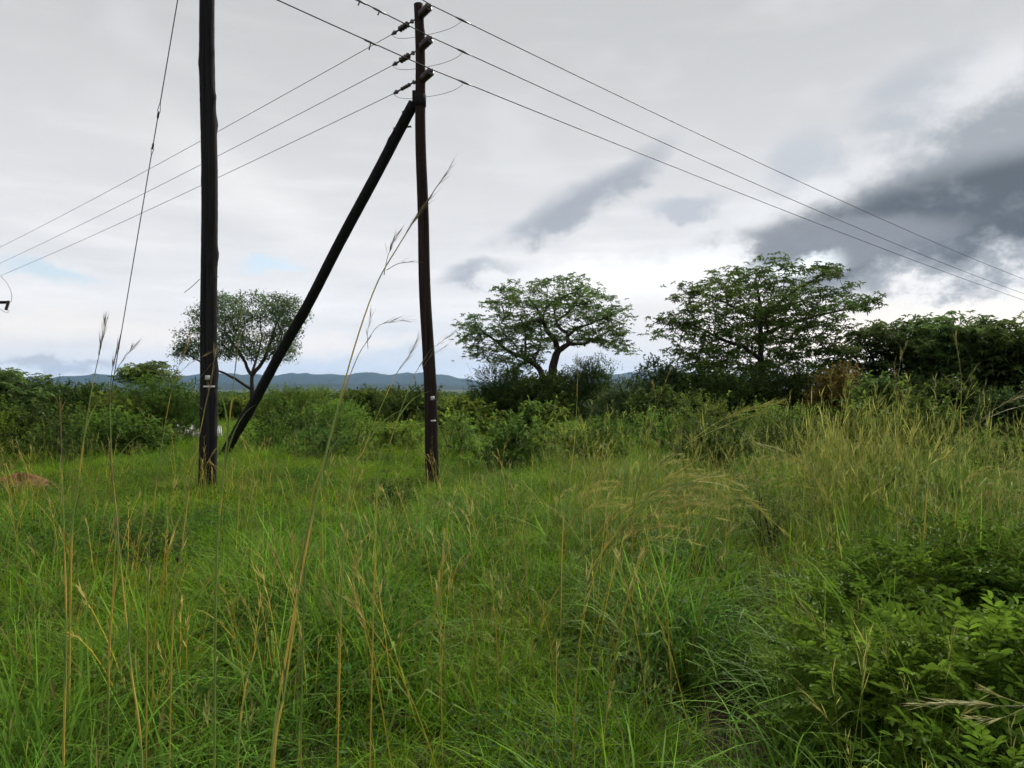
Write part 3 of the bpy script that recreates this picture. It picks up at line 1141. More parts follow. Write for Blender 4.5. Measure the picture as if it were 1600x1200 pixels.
tree('open_tree', 'thin open tree with glowing gaps beside the largest feathery tree', 36,
     [(1302, 585), (1312, 535), (1330, 515), (1345, 520), (1362, 506), (1392, 507), (1405, 515), (1415, 503), (1440, 510), (1450, 560), (1435, 620), (1320, 620)],
     [[(1372, 660, 0), (1372, 610, 0), (1366, 570, 0), (1352, 535, 0), (1.0, 0.3)],
      [(1372, 600, 0), (1392, 560, .5), (1408, 525, .4), (0.6, 0.2)], [(1370, 590, 0), (1335, 570, -.6), (1318, 550, -.8), (0.5, 0.2)]],
     150, 'rosette', (0.055, 0.085, 0.03), 0.15, 44, 0.7, 1.0, void=0.12, group='trees of the dark right-hand thicket')
tree('dense_tree', 'dense dark tree with knobbly top in the middle of the right thicket', 34,
     [(1425, 650), (1432, 560), (1440, 525), (1452, 508), (1462, 502), (1475, 506), (1486, 528), (1500, 514), (1512, 516), (1526, 540), (1545, 570), (1552, 650)],
     [[(1486, 680, 0), (1486, 620, 0), (1484, 560, 0), (1478, 525, 0), (1.0, 0.3)],
      [(1486, 610, 0), (1510, 570, .5), (1525, 540, .4), (0.6, 0.2)], [(1486, 600, 0), (1455, 570, -.6), (1445, 540, -.8), (0.5, 0.2)]],
     280, 'rosette', (0.066, 0.104, 0.034), 0.17, 45, 0.9, 1.1, flat=0.18, void=0.14, group='trees of the dark right-hand thicket')
tree('dense_tree', 'dense dark tree cut by the right edge of the picture', 33,
     [(1515, 660), (1520, 560), (1532, 520), (1548, 508), (1562, 504), (1576, 508), (1592, 530), (1608, 516), (1640, 510), (1680, 525), (1700, 560), (1700, 660)],
     [[(1605, 690, 0), (1605, 620, 0), (1600, 560, 0), (1585, 525, 0), (1.0, 0.3)],
      [(1605, 610, 0), (1640, 570, .5), (1660, 540, .4), (0.6, 0.2)], [(1605, 600, 0), (1565, 570, -.6), (1550, 540, -.8), (0.5, 0.2)]],
     380, 'rosette', (0.070, 0.108, 0.032), 0.18, 46, 0.8, 1.1, flat=0.18, void=0.14, group='trees of the dark right-hand thicket')
tree('edge_tree', 'dark tree rising at the left edge above the bushes', 32,
     [(-110, 640), (-95, 604), (-40, 590), (5, 582), (28, 592), (46, 610), (50, 650)],
     [[(-25, 670, 0), (-25, 630, 0), (-20, 600, 0), (1.0, 0.4)], [(-25, 630, 0), (10, 605, .3), (30, 600, .2), (0.5, 0.2)]],
     160, 'rosette', G_DARK, 0.14, 47, 0.8, 0.9)
tree('umbrella_tree', 'small pale flat umbrella tree peeping over the left bushes', 38,
     [(196, 590), (203, 577), (222, 572), (245, 568), (262, 576), (276, 588), (262, 596), (215, 596)],
     [[(238, 660, 0), (238, 615, 0), (236, 595, 0), (1.0, 0.5)], [(238, 605, 0), (215, 588, .2), (0.5, 0.2)], [(238, 602, 0), (260, 586, -.2), (0.5, 0.2)]],
     46, 'rosette', (0.10, 0.135, 0.05), 0.08, 48, 0.8, 0.8)

# ------------------------------------------------------------------ bushes


def bush_geo(w, dp, h, col, seed, leaf=0.09, dens=1.0, open_=0.0):
    """leafy bush: sprays of leaves along short shoots on several uneven lobes. Returns leaves Geo, stems Geo"""
    rs = np.random.default_rng(seed)
    nl = rs.integers(6, 10)
    lob = []
    for k in range(nl):
        a = rs.uniform(0, 6.28)
        q = rs.uniform(0.15, 0.62) if k else 0.0
        hh = h * (rs.uniform(0.42, 0.85) if k else 0.72)
        lob.append((w / 2 * q * math.cos(a), dp / 2 * q * math.sin(a), hh, w / 2 * rs.uniform(0.34, 0.58), dp / 2 * rs.uniform(0.34, 0.58), h * rs.uniform(0.2, 0.32)))
    for k in range(5):
        a = rs.uniform(0, 6.28)
        q = rs.uniform(0.3, 0.6)
        lob.append((w / 2 * q * math.cos(a), dp / 2 * q * math.sin(a), h * 0.3, w / 2 * 0.45, dp / 2 * 0.45, h * 0.3))
    area = 4.0 * (w * dp / 4 + h * (w + dp) / 2)
    ns = int(min(1900, max(120, area * 19 * dens)))
    li = rs.integers(0, len(lob), ns)
    Lb = np.array(lob)[li]
    D = unit(rs.normal(0, 1, (ns, 3)) + [0, 0, 0.25])
    q = rs.uniform(0.62, 1.0, (ns, 1)) ** 0.5
    P = Lb[:, :3] + D * Lb[:, 3:] * q
    P[:, 2] = np.clip(P[:, 2], 0.06, None)
    SD = unit(D + [0, 0, 0.55] + rs.normal(0, 0.35, (ns, 3)))
    SL = rs.uniform(0.25, 0.60, (ns, 1)) * min(0.6 + 0.25 * h, 1.1)
    SL[rs.random(ns) < 0.06] *= 1.7
    m_ = 11
    s = np.tile(np.linspace(0.05, 1, m_), ns)[:, None]
    PP = np.repeat(P, m_, 0) + np.repeat(SD * SL, m_, 0) * s
    PP[:, 2] -= (s[:, 0] ** 2) * 0.10 * np.repeat(SL[:, 0], m_)
    LD_ = unit(np.repeat(SD, m_, 0) * 0.5 + rs.normal(0, 0.75, PP.shape))
    L = rs.uniform(0.7, 1.35, len(PP)) * leaf
    c = np.array(col) * rs.uniform(0.60, 1.35, (ns, 1)).repeat(m_, 0) * rs.uniform(0.85, 1.15, (len(PP), 1))
    young = (s[:, 0] > 0.8) & (np.repeat(rs.random(ns) < 0.5, m_))
    c[young] *= [1.35, 1.3, 0.95]
    G1 = Geo()
    G1.add(*kites(PP, LD_, L, L * 0.5, c, 0.2, 0.15))
    G2 = Geo()
    for k in range(min(26, 8 + int(w * 4))):
        q = lob[rs.integers(0, len(lob))]
        a = np.array([rs.normal(0, w * 0.06), rs.normal(0, dp * 0.06), -0.1])
        b = np.array(q[:3]) + rs.normal(0, 0.5, 3) * np.array(q[3:])
        m1 = (a + b) / 2 + rs.normal(0, 0.1, 3)
        G2.add(*tube([a, m1, b], [0.03, 0.02, 0.008], 4, cap=False))
    return G1, G2


def bush(label, px, d, wpx, top, col, seed, name='bush', leaf=0.09, group='bushes behind the grass', dens=1.0, cat='bush', dpk=0.8):
    x = at(px, 600, d)[0]
    g0 = gz(x, d)
    h = CAMZ + (H0 - top) / F * d - g0
    w = wpx * d / F
    h = max(h, 0.25)
    t = empty(name, (x, d, g0), label, cat, group)
    G1, G2 = bush_geo(w, max(w * dpk, 0.5), h * 0.86, col, seed, leaf, dens)
    G1.build('foliage', MAT['leaf'], t, color=True)
    G2.build('stems', MAT['bark'], t)
    return t


BUSHES = [
    # label, px, distance, width px, top row, colour
    ('dark leafy bush at the left edge, above the red earth mound', 40, 18.6, 165, 640, G_DARK),
    ('mottled dark green bush second from the left edge', 145, 20, 140, 642, G_MID),
    ('dark rounded bush on the skyline left of the pale umbrella tree', 112, 34, 150, 598, G_DARK),
    ('big rounded bush below the pale umbrella tree', 240, 24, 180, 594, G_MID),
    ('yellowish bush left of the big rounded bush', 178, 22.5, 100, 622, G_YEL),
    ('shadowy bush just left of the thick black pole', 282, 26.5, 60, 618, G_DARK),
    ('bright green edge bush low at the left border', -8, 18, 80, 628, (0.085, 0.14, 0.03)),
    ('low dark bush right of the foot of the slanting strut', 448, 23, 110, 640, G_DARK),
    ('dull olive bush between the strut and the braced pole', 515, 26, 140, 632, G_MID),
    ('distant bush behind the slanting strut', 455, 42, 130, 606, G_MID),
    ('distant rounded bush midway between strut and braced pole', 565, 44, 130, 608, G_DARK),
    ('dark bush directly behind the braced pole', 645, 38, 90, 606, G_DARK),
    ('low green bush left of the braced pole foot', 610, 20, 100, 668, G_MID),
    ('small scrubby bush in the grass left of the braced pole', 585, 16.5, 70, 722, G_MID),
    ('dark round evergreen bush standing left of the spreading tree trunk', 776, 42, 110, 556, (0.034, 0.060, 0.030)),
    ('dark leafy bush standing right of the spreading tree trunk', 910, 44, 130, 546, G_DARK),
    ('shaded bush at the foot of the spreading tree', 850, 41, 130, 584, G_DARK),
    ('bright yellow-green bush right behind the braced pole', 735, 26, 110, 628, (0.085, 0.13, 0.032)),
    ('leafy bush with yellowing top in front of the spreading tree', 870, 19.5, 120, 668, G_YEL),
    ('broad green bush beside the braced pole foot', 785, 16.5, 140, 672, G_MID),
    ('fresh green bush below the spreading tree', 840, 24, 130, 636, G_MID),
    ('mid green bush right of the yellowing bush', 960, 22, 120, 650, G_MID),
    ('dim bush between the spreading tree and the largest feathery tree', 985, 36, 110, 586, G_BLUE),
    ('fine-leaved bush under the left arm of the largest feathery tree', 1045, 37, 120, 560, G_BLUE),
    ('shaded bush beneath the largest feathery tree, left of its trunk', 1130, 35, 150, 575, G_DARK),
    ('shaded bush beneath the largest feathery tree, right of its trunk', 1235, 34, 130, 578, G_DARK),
    ('reddish brown leaved bush in the dark thicket', 1300, 31, 90, 572, G_BRN),
    ('yellow-green bush among the tall grass below the largest feathery tree', 1110, 19.5, 120, 622, G_YEL),
    ('olive bush behind the arching grass', 1040, 20, 100, 646, G_MID),
    ('dark bush behind the golden grass', 1215, 23, 130, 634, G_MID),
    ('dark bush below the thin open tree', 1385, 28, 130, 590, G_DARK),
    ('light green leafy sapling bush rising from the golden grass', 1345, 16.5, 70, 622, (0.085, 0.135, 0.035)),
    ('bright green bush in front of the right thicket', 1440, 18.5, 130, 628, (0.075, 0.12, 0.032)),
    ('dark bush under the knobbly dense tree', 1490, 27, 130, 600, (0.032, 0.05, 0.022)),
    ('dusky bush in the corner of the thicket at the right edge', 1590, 24, 150, 610, (0.034, 0.052, 0.022)),
    ('low leafy bush among grass near the right edge', 1560, 15, 110, 672, (0.07, 0.12, 0.03)),
    ('tangled green bush at the left, just behind the red earth mound', 95, 17, 120, 668, G_DARK),
    ('bush with pale leaf tips below the yellowish left bush', 205, 19.5, 130, 655, G_MID),
    ('low bush standing a little left of the thick black pole', 248, 21.5, 50, 668, G_MID),
    ('low brushy bush right of the slanting strut, at its lower end', 420, 20.5, 90, 668, G_MID),
    ('sprawling low bush midway between the strut and the braced pole', 510, 19, 110, 668, G_DARK),
    ('leafy bush touching the braced pole on its right', 715, 19, 80, 650, (0.08, 0.13, 0.032)),
    ('bush with golden green crown right of the pole, third from it', 925, 17.5, 110, 668, G_MID),
    ('shady bush under the arching yellow plume', 1120, 16.5, 130, 664, G_DARK),
    ('dark green bush between the arching plume and the golden stalks', 1235, 17.5, 130, 652, G_DARK),
    ('dark broad bush under the fine-leaved one, left of the largest tree', 1030, 27, 130, 612, G_DARK),
    ('far rounded bush seen right of the slanting strut', 500, 50, 90, 604, G_MID),
    ('far pale bush next to the braced pole on its left', 615, 48, 80, 606, G_MID),
    ('small bush behind the white-tagged part of the braced pole', 690, 30, 70, 628, G_MID),
    ('dark small-leaved shrub alone in the open grass, middle of the field', 612, 10.6, 62, 770, G_DARK),
    ('low dark weedy shrub in the grass at the left', 245, 7.6, 120, 822, G_DARK),
    ('low leafy shrub behind the gully, under the arching seed heads', 1195, 8.6, 120, 742, (0.05, 0.09, 0.03)),
    ('pale green leafy plant among golden stalks at the right', 1480, 9.8, 190, 706, (0.08, 0.14, 0.03)),
    ('low leafy plant left of the pale green one, under golden stalks', 1370, 9.0, 130, 730, (0.075, 0.13, 0.03)),
]
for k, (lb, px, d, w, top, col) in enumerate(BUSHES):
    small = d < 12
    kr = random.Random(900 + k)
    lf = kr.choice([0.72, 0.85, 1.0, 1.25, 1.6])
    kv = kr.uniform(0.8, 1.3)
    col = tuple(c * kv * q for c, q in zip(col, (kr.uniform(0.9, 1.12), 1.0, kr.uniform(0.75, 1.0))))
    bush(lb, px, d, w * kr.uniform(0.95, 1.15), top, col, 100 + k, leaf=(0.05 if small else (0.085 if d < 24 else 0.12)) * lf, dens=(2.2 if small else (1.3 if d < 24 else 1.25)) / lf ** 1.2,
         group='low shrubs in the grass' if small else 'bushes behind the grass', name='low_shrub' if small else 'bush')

# ------------------------------------------------------------------ scattered vegetation (uncountable)


def scatter(name, pts, rot, scl, idx, protos, label):
    """one object: points carrying rotation / scale / kind, instanced by geometry nodes"""
    me = bpy.data.meshes.new(name)
    me.vertices.add(len(pts))
    me.vertices.foreach_set('co', np.asarray(pts, np.float32).ravel())
    a = me.attributes.new('rot', 'FLOAT_VECTOR', 'POINT')
    a.data.foreach_set('vector', np.asarray(rot, np.float32).ravel())
    a = me.attributes.new('scl', 'FLOAT_VECTOR', 'POINT')
    a.data.foreach_set('vector', np.asarray(scl, np.float32).ravel())
    a = me.attributes.new('idx', 'INT', 'POINT')
    a.data.foreach_set('value', np.asarray(idx, np.int32))
    o = bpy.data.objects.new(name, me)
    C.objects.link(o)
    o['kind'] = 'stuff'
    o['label'] = label
    col = bpy.data.collections.new(name + '_plants')
    for p in protos:
        col.objects.link(p)
    ng = bpy.data.node_groups.new(name + '_scatter', 'GeometryNodeTree')
    ng.interface.new_socket('Geometry', in_out='INPUT', socket_type='NodeSocketGeometry')
    ng.interface.new_socket('Geometry', in_out='OUTPUT', socket_type='NodeSocketGeometry')
    gi, go = ng.nodes.new('NodeGroupInput'), ng.nodes.new('NodeGroupOutput')
    ci = ng.nodes.new('GeometryNodeCollectionInfo')
    ci.inputs['Collection'].default_value = col
    ci.inputs['Separate Children'].default_value = True
    ci.inputs['Reset Children'].default_value = True
    ip = ng.nodes.new('GeometryNodeInstanceOnPoints')
    ip.inputs['Pick Instance'].default_value = True

    def attr(n_, typ):
        q = ng.nodes.new('GeometryNodeInputNamedAttribute')
        q.data_type = typ
        q.inputs['Name'].default_value = n_
        return q.outputs['Attribute']
    ng.links.new(gi.outputs[0], ip.inputs['Points'])
    ng.links.new(ci.outputs[0], ip.inputs['Instance'])
    ng.links.new(attr('idx', 'INT'), ip.inputs['Instance Index'])
    er = ng.nodes.new('FunctionNodeEulerToRotation')
    ng.links.new(attr('rot', 'FLOAT_VECTOR'), er.inputs[0])
    ng.links.new(er.outputs[0], ip.inputs['Rotation'])
    ng.links.new(attr('scl', 'FLOAT_VECTOR'), ip.inputs['Scale'])
    ng.links.new(ip.outputs[0], go.inputs[0])
    mod = o.modifiers.new('scatter', 'NODES')
    mod.node_group = ng
    return o


def blades(n, hmin, hmax, wid, spread, lean, curl, rs, c_base, c_tip, segs=4, dry=0.0, jitter=0.42):
    """grass blades as tapering curved strips"""
    h = rs.uniform(hmin, hmax, n)
    a = rs.uniform(0, 6.28, n)
    q = spread * np.sqrt(rs.random(n))
    b = rs.uniform(0, 6.28, n)
    base = np.stack([q * np.cos(b), q * np.sin(b), np.full(n, -0.03)], -1)
    t0 = np.abs(rs.normal(0, lean, n))
    t1 = np.abs(rs.normal(curl, curl * 0.6, n))
    s = np.linspace(0, 1, segs + 1)
    P = [base]
    for k in range(segs):
        th = t0 + t1 * (s[k] + s[k + 1]) / 2 * 1.3
        stp = h / segs
        P.append(P[-1] + np.stack([np.sin(th) * np.cos(a), np.sin(th) * np.sin(a), np.cos(th)], -1) * stp[:, None])
    P = np.stack(P, 1)
    tw = a + np.pi / 2 + rs.normal(0, 0.6, n)
    S = np.stack([np.cos(tw), np.sin(tw), np.zeros(n)], -1)[:, None]
    w = (wid * rs.uniform(0.6, 1.4, n))[:, None, None] * (1 - (s ** 1.8) * 0.96)[None, :, None] * 0.5
    Lf, Rt = P - S * w, P + S * w
    V = np.stack([Lf, Rt], 2).reshape(n, -1, 3)
    m_ = V.shape[1]
    f = []
    for k in range(segs):
        f.append([2 * k, 2 * k + 1, 2 * k + 3, 2 * k + 2])
    Fc = (np.arange(n)[:, None, None] * m_ + np.array(f)[None]).reshape(-1, 4)
    cb = np.array(c_base)
    ct = np.array(c_tip)
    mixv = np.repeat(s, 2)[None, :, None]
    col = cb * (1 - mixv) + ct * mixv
    var = rs.uniform(1 - jitter, 1 + jitter, (n, 1, 1)) * np.array([1, 1, 1])
    col = np.broadcast_to(col, (n, m_, 3)) * var
    isdry = rs.random(n) < dry
    col = np.where(isdry[:, None, None], np.array([0.15, 0.12, 0.055]) * var, col)
    return V.reshape(-1, 3), Fc, col.reshape(-1, 3)


def stalks(n, hmin, hmax, rs, spread, lean, c_stem, c_head, wid=0.006, heads=True):
    g = Geo()
    for k in range(n):
        h = rs.uniform(hmin, hmax)
        a = rs.uniform(0, 6.28)
        q = spread * math.sqrt(rs.random())
        th0, th1 = abs(rs.normal(0, lean)), abs(rs.normal(0.25, 0.25))
        p = np.array([q * math.cos(a * 3), q * math.sin(a * 3), -0.03])
        P = [p]
        m_ = 6
        for i in range(m_):
            th = th0 + th1 * (i / m_) ** 2
            p = p + np.array([math.sin(th) * math.cos(a), math.sin(th) * math.sin(a), math.cos(th)]) * h / m_
            P.append(p)
        V, Fc = tube(P, np.linspace(wid * 0.5, wid * 0.2, m_ + 1), 3, cap=False)
        cs = np.array(c_stem) * rs.uniform(0.75, 1.25)
        g.add(V, Fc, cs)
        if heads:
            ns = rs.integers(5, 11)
            e, f_ = P[-2], P[-1]
            s = rs.uniform(-0.35, 1.05, ns)[:, None]
            Q = e + (f_ - e) * s
            D = unit(unit(f_ - e) + rs.normal(0, 0.22, (ns, 3)))
            V, F3, c = kites(Q, D, rs.uniform(0.05, 0.13, ns) * h, wid * 0.9, np.tile(np.array(c_head) * rs.uniform(0.7, 1.3), (ns, 1)))
            b4 = np.arange(ns)[:, None] * 4 + [[0, 3, 2, 1]]
            g.add(V, b4, c)
        # one or two long leaves off the stem
        for i in range(rs.integers(1, 3)):
            q0 = P[rs.integers(1, 4)]
            d = rs.uniform(0, 6.28)
            D1 = np.array([math.cos(d) * 0.6, math.sin(d) * 0.6, 0.75])
            D2 = np.array([math.cos(d), math.sin(d), -0.15])
            L = h * rs.uniform(0.18, 0.36)
            sd_ = np.array([-math.sin(d), math.cos(d), 0]) * wid * 0.8
            a0, a1, a2 = q0, q0 + D1 * L * 0.5, q0 + D1 * L * 0.5 + D2 * L * 0.5
            V = np.array([a0 - sd_ * .6, a0 + sd_ * .6, a1 + sd_, a1 - sd_, a2 + sd_ * .1, a2 - sd_ * .1])
            g.add(V, np.array([[0, 1, 2, 3], [3, 2, 4, 5]]), np.array([0.10, 0.145, 0.035]) * rs.uniform(0.7, 1.3))
    return g


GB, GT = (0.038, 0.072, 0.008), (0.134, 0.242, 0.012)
protos = []


def proto(name, geo):
    o = geo.build(name, MAT['grass'], color=True, link=False)
    protos.append(o)
    return o


rs = np.random.default_rng(21)
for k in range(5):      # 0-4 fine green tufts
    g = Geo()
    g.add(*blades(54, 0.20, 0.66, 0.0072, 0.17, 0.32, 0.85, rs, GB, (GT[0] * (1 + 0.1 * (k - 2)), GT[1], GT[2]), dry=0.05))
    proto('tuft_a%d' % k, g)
for k in range(3):      # 5-7 broad arching blades
    g = Geo()
    g.add(*blades(26, 0.35, 0.95, 0.0125, 0.12, 0.28, 1.15, rs, (0.04, 0.08, 0.018), (0.115, 0.225, 0.03), segs=6, dry=0.03))
    g.add(*blades(24, 0.2, 0.45, 0.006, 0.16, 0.4, 0.7, rs, GB, GT))
    proto('tuft_b%d' % k, g)
for k in range(3):      # 8-10 seeding tufts
    g = stalks(7, 0.45, 0.95, rs, 0.16, 0.18, (0.15, 0.18, 0.04), (0.18, 0.18, 0.07), 0.0042)
    g.add(*blades(40, 0.2, 0.55, 0.0055, 0.16, 0.3, 0.7, rs, GB, (0.14, 0.19, 0.04), dry=0.10))
    proto('tuft_c%d' % k, g)
for k in range(2):      # 11-12 dead brown tangle
    g = Geo()
    g.add(*blades(46, 0.15, 0.5, 0.0045, 0.2, 0.8, 0.8, rs, (0.07, 0.06, 0.03), (0.15, 0.125, 0.06), dry=0.5))
    proto('tuft_d%d' % k, g)
for k in range(2):      # 13-14 small broad-leaved weeds
    g = Geo()
    n = 150
    P = rs.normal(0, 1, (n, 3)) * [0.12, 0.12, 0.10] + [0, 0, 0.2]
    P[:, 2] = np.abs(P[:, 2])
    V, F3, c = kites(P, rs.normal(0, 1, (n, 3)) + [0, 0, 0.3], rs.uniform(0.025, 0.052, n), rs.uniform(0.010, 0.020, n),
                     np.array([0.040, 0.085, 0.022]) * rs.uniform(0.6, 1.4, (n, 1)))
    g.add(V, np.arange(n)[:, None] * 4 + [[0, 3, 2, 1]], c)
    g.add(*blades(14, 0.2, 0.45, 0.006, 0.1, 0.3, 0.5, rs, GB, GT))
    proto('tuft_e%d' % k, g)

# positions: density thins with distance, kinds follow patches
rs = np.random.default_rng(22)
PX, PY = [], []
for (y0, y1, den) in ((1.2, 3.0, 42), (3.0, 6.0, 44), (6.0, 10.0, 34), (10, 16, 22), (16, 24, 12), (24, 36, 5.5), (36, 60, 2.0)):
    n = int((y1 - y0) * (y1 + y0) * 0.78 * den + (y1 - y0) * 4 * den)
    y = np.sqrt(rs.uniform(y0 * y0, y1 * y1, n))
    x = rs.uniform(-1, 1, n) * (0.78 * y + 1.6)
    PX.append(x)
    PY.append(y)
x, y = np.concatenate(PX), np.concatenate(PY)
gd = gully(x, y)
keep = (rs.random(len(x)) < np.clip((gd - np.where((y > 3.6) & (y < 5.0), 0.20, 0.08)) / 0.22, np.where((y > 3.6) & (y < 5.2), 0.10, 0.7), 1))
x, y, gd = x[keep], y[keep], gd[keep]
n = len(x)
pa = wavy(x, y, 2.6) + 0.6 * wavy(x + 30, y, 0.9)
pb = wavy(x + 70, y - 20, 3.7) + 0.6 * wavy(x, y + 44, 1.2)
u = rs.random(n)
kind = rs.integers(0, 5, n)
kind = np.where((pa > 0.15) & (u < 0.55) & (y < 10), 5 + rs.integers(0, 3, n), kind)
kind = np.where((u > 0.95) | ((pb > 0.7) & (u > 0.75)), 8 + rs.integers(0, 3, n), kind)
right = x > 0.28 * y + 0.6
kind = np.where(right & (u < 0.16) & (y > 5.5), 8 + rs.integers(0, 3, n), kind)
kind = np.where((u > 0.56) & (u < 0.645 + 0.10 * (gd < 0.5)), 11 + rs.integers(0, 2, n), kind)
kind = np.where((u > 0.67) & (u < 0.76 + 0.22 * (pb < -0.35)), 13 + rs.integers(0, 2, n), kind)
hs = 0.80 + 0.30 * pa + 0.17 * rs.normal(0, 1, n)
hs *= np.interp(y, [1, 3, 6, 9, 14, 20, 40], [0.85, 0.95, 0.95, 0.80, 0.72, 0.85, 1.0])
hs = np.where(right & (y < 16), hs * np.interp(y, [4, 7, 12, 16], [1.15, 1.4, 1.45, 1.4]), hs)
# trodden short grass round the feet of the poles
for (bx_, by_) in ((PR[0], PR[1]), (xl, dl), (b_xy[0], b_xy[1])):
    hs *= 1 - 0.42 * np.exp(-(((x - bx_) / 1.6) ** 2 + ((y - by_ + 0.6) / 1.8) ** 2))
hs = np.clip(hs, 0.32, 2.2)
ws = np.interp(y, [0, 8, 16, 30, 60], [1.0, 1.15, 1.5, 2.2, 3.2]) * rs.uniform(0.85, 1.2, n)
rot = np.stack([rs.normal(0, 0.10, n), rs.normal(0, 0.10, n), rs.uniform(0, 6.28, n)], -1)
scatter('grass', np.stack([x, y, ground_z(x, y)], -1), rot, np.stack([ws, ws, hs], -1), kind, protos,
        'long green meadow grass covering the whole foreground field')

# tall golden seeding grass
protos_dry = []
rs = np.random.default_rng(23)
for k in range(5):
    g = stalks(4, 0.70, 1.5, rs, 0.30, 0.22, (0.20, 0.225, 0.05), (0.22, 0.225, 0.075), 0.0060)
    g.add(*blades(22, 0.4, 0.9, 0.007, 0.2, 0.25, 0.8, rs, (0.06, 0.09, 0.02), (0.14, 0.20, 0.04), segs=5, dry=0.12))
    protos_dry.append(g.build('stalks_%d' % k, MAT['grass'], color=True, link=False))
for k in range(3):      # single straight yellow stalks
    g = stalks(3, 0.5, 1.1, rs, 0.2, 0.22, (0.38, 0.30, 0.075), (0.27, 0.23, 0.10), 0.0074)
    protos_dry.append(g.build('stalks_s%d' % k, MAT['grass'], color=True, link=False))
for k in range(2):      # arching feathery plumes
    g = Geo()
    for q in range(7):
        a = rs.normal(0.1, 0.5)
        h = rs.uniform(1.2, 1.7)
        th0 = rs.uniform(0.25, 0.5)
        p = np.array([rs.normal(0, 0.06), rs.normal(0, 0.06), 0])
        P = [p]
        for i in range(12):
            th = th0 + 1.55 * (i / 12) ** 1.7
            p = p + np.array([math.sin(th) * math.cos(a), math.sin(th) * math.sin(a), math.cos(th)]) * h / 12
            P.append(p)
        P = np.array(P)
        V, Fc = tube(P, np.linspace(0.0038, 0.0012, 13), 3, cap=False)
        g.add(V, Fc, np.array([0.22, 0.20, 0.06]) * rs.uniform(0.8, 1.2))
        ns = 55
        s = rs.uniform(6.5, 11.9, ns)
        i0 = s.astype(int)
        Q = P[i0] + (P[i0 + 1] - P[i0]) * (s - i0)[:, None]
        T = unit(P[i0 + 1] - P[i0])
        V, F3, c = kites(Q, unit(T + rs.normal(0, 0.22, (ns, 3))), rs.uniform(0.05, 0.16, ns), 0.0055,
                         np.tile(np.array([0.27, 0.24, 0.085]) * rs.uniform(0.8, 1.2), (ns, 1)))
        g.add(V, np.arange(ns)[:, None] * 4 + [[0, 3, 2, 1]], c)
    g.add(*blades(24, 0.5, 1.0, 0.007, 0.15, 0.3, 0.9, rs, GB, (0.13, 0.18, 0.045), segs=5))
    protos_dry.append(g.build('stalks_x%d' % k, MAT['grass'], color=True, link=False))

pts, rots, scl, idx = [], [], [], []


def put(px, d, kind, s, rz=None, hs_=1.0, tilt=0.06):
    x_ = at(px, 600, d)[0]
    pts.append((x_, d, gz(x_, d)))
    rots.append((rs.normal(0, tilt), rs.normal(0, tilt), rs.uniform(0, 6.28) if rz is None else rz))
    scl.append((s, s, s * hs_))
    idx.append(kind)


for k in range(115):        # golden stand on the right
    px = rs.uniform(1190, 1680)
    d = rs.uniform(6.4, 13.5)
    put(px, d, rs.integers(0, 5), rs.uniform(0.95, 1.3), hs_=rs.uniform(0.85, 1.1))
for k in range(30):         # dense golden clump
    put(rs.normal(1325, 45), rs.uniform(8.0, 10.5), rs.integers(0, 5), rs.uniform(1.05, 1.35))
for k in range(110):        # thinner, mid field and towards the bushes
    px = rs.uniform(850, 1250)
    put(px, rs.uniform(7.5, 17), rs.integers(0, 5), rs.uniform(0.65, 1.15))
for k in range(130):
    put(rs.uniform(-150, 760), rs.uniform(13, 24), rs.integers(0, 5), rs.uniform(0.5, 0.9))
for k in range(170):        # lone yellow stalks
    put(rs.uniform(-120, 1150), rs.uniform(3.4, 14), 5 + rs.integers(0, 3), rs.uniform(0.7, 1.15))
for (px, d, s, rz) in ((890, 6.2, 0.95, 0.15), (950, 7.0, 1.0, 0.0), (1035, 7.6, 0.9, 0.3), (1120, 8.6, 0.95, 0.2), (860, 8.2, 0.9, 0.1),
                       (1190, 9.4, 0.9, 3.0), (1460, 8.0, 0.9, 0.0), (985, 10.2, 1.0, 0.2), (1270, 10.6, 0.9, 0.0)):
    put(px, d, 8 + rs.integers(0, 2), s, rz, tilt=0.03)
scatter('dry_grass', pts, rots, scl, idx, protos_dry, 'tall golden seeding grass stalks standing above the green grass')

# far bushland that reads as one mass
protos_w = []
for k in range(5):
    G1, G2 = bush_geo(1.6, 1.6, 1.0, [G_DARK, G_MID, G_BLUE, G_DARK, G_YEL][k], 300 + k, leaf=0.13, dens=1.3)
    protos_w.append(G1.build('clump_%d' % k, MAT['leaf'], color=True, link=False))
rs = np.random.default_rng(24)
n = 5200
r_ = 48 * (1500 / 48) ** rs.random(n)
a_ = rs.uniform(-R(43), R(43), n)
x, y = r_ * np.sin(a_), r_ * np.cos(a_)
hb = np.interp(r_, [48, 90, 200, 1500], [1.1, 1.6, 2.6, 4.5]) * rs.uniform(0.75, 1.25, n)
wb = hb * rs.uniform(1.0, 1.7, n)
ki = rs.choice(5, n, p=[0.32, 0.27, 0.2, 0.15, 0.06])
scatter('woodland', np.stack([x, y, ground_z(x, y)], -1), np.stack([np.zeros(n), np.zeros(n), rs.uniform(0, 6.28, n)], -1),
        np.stack([wb, wb, hb], -1), ki, protos_w, 'distant bushland spreading across the plain to the hills')

# ------------------------------------------------------------------ shrub with feathered leaves, right foreground


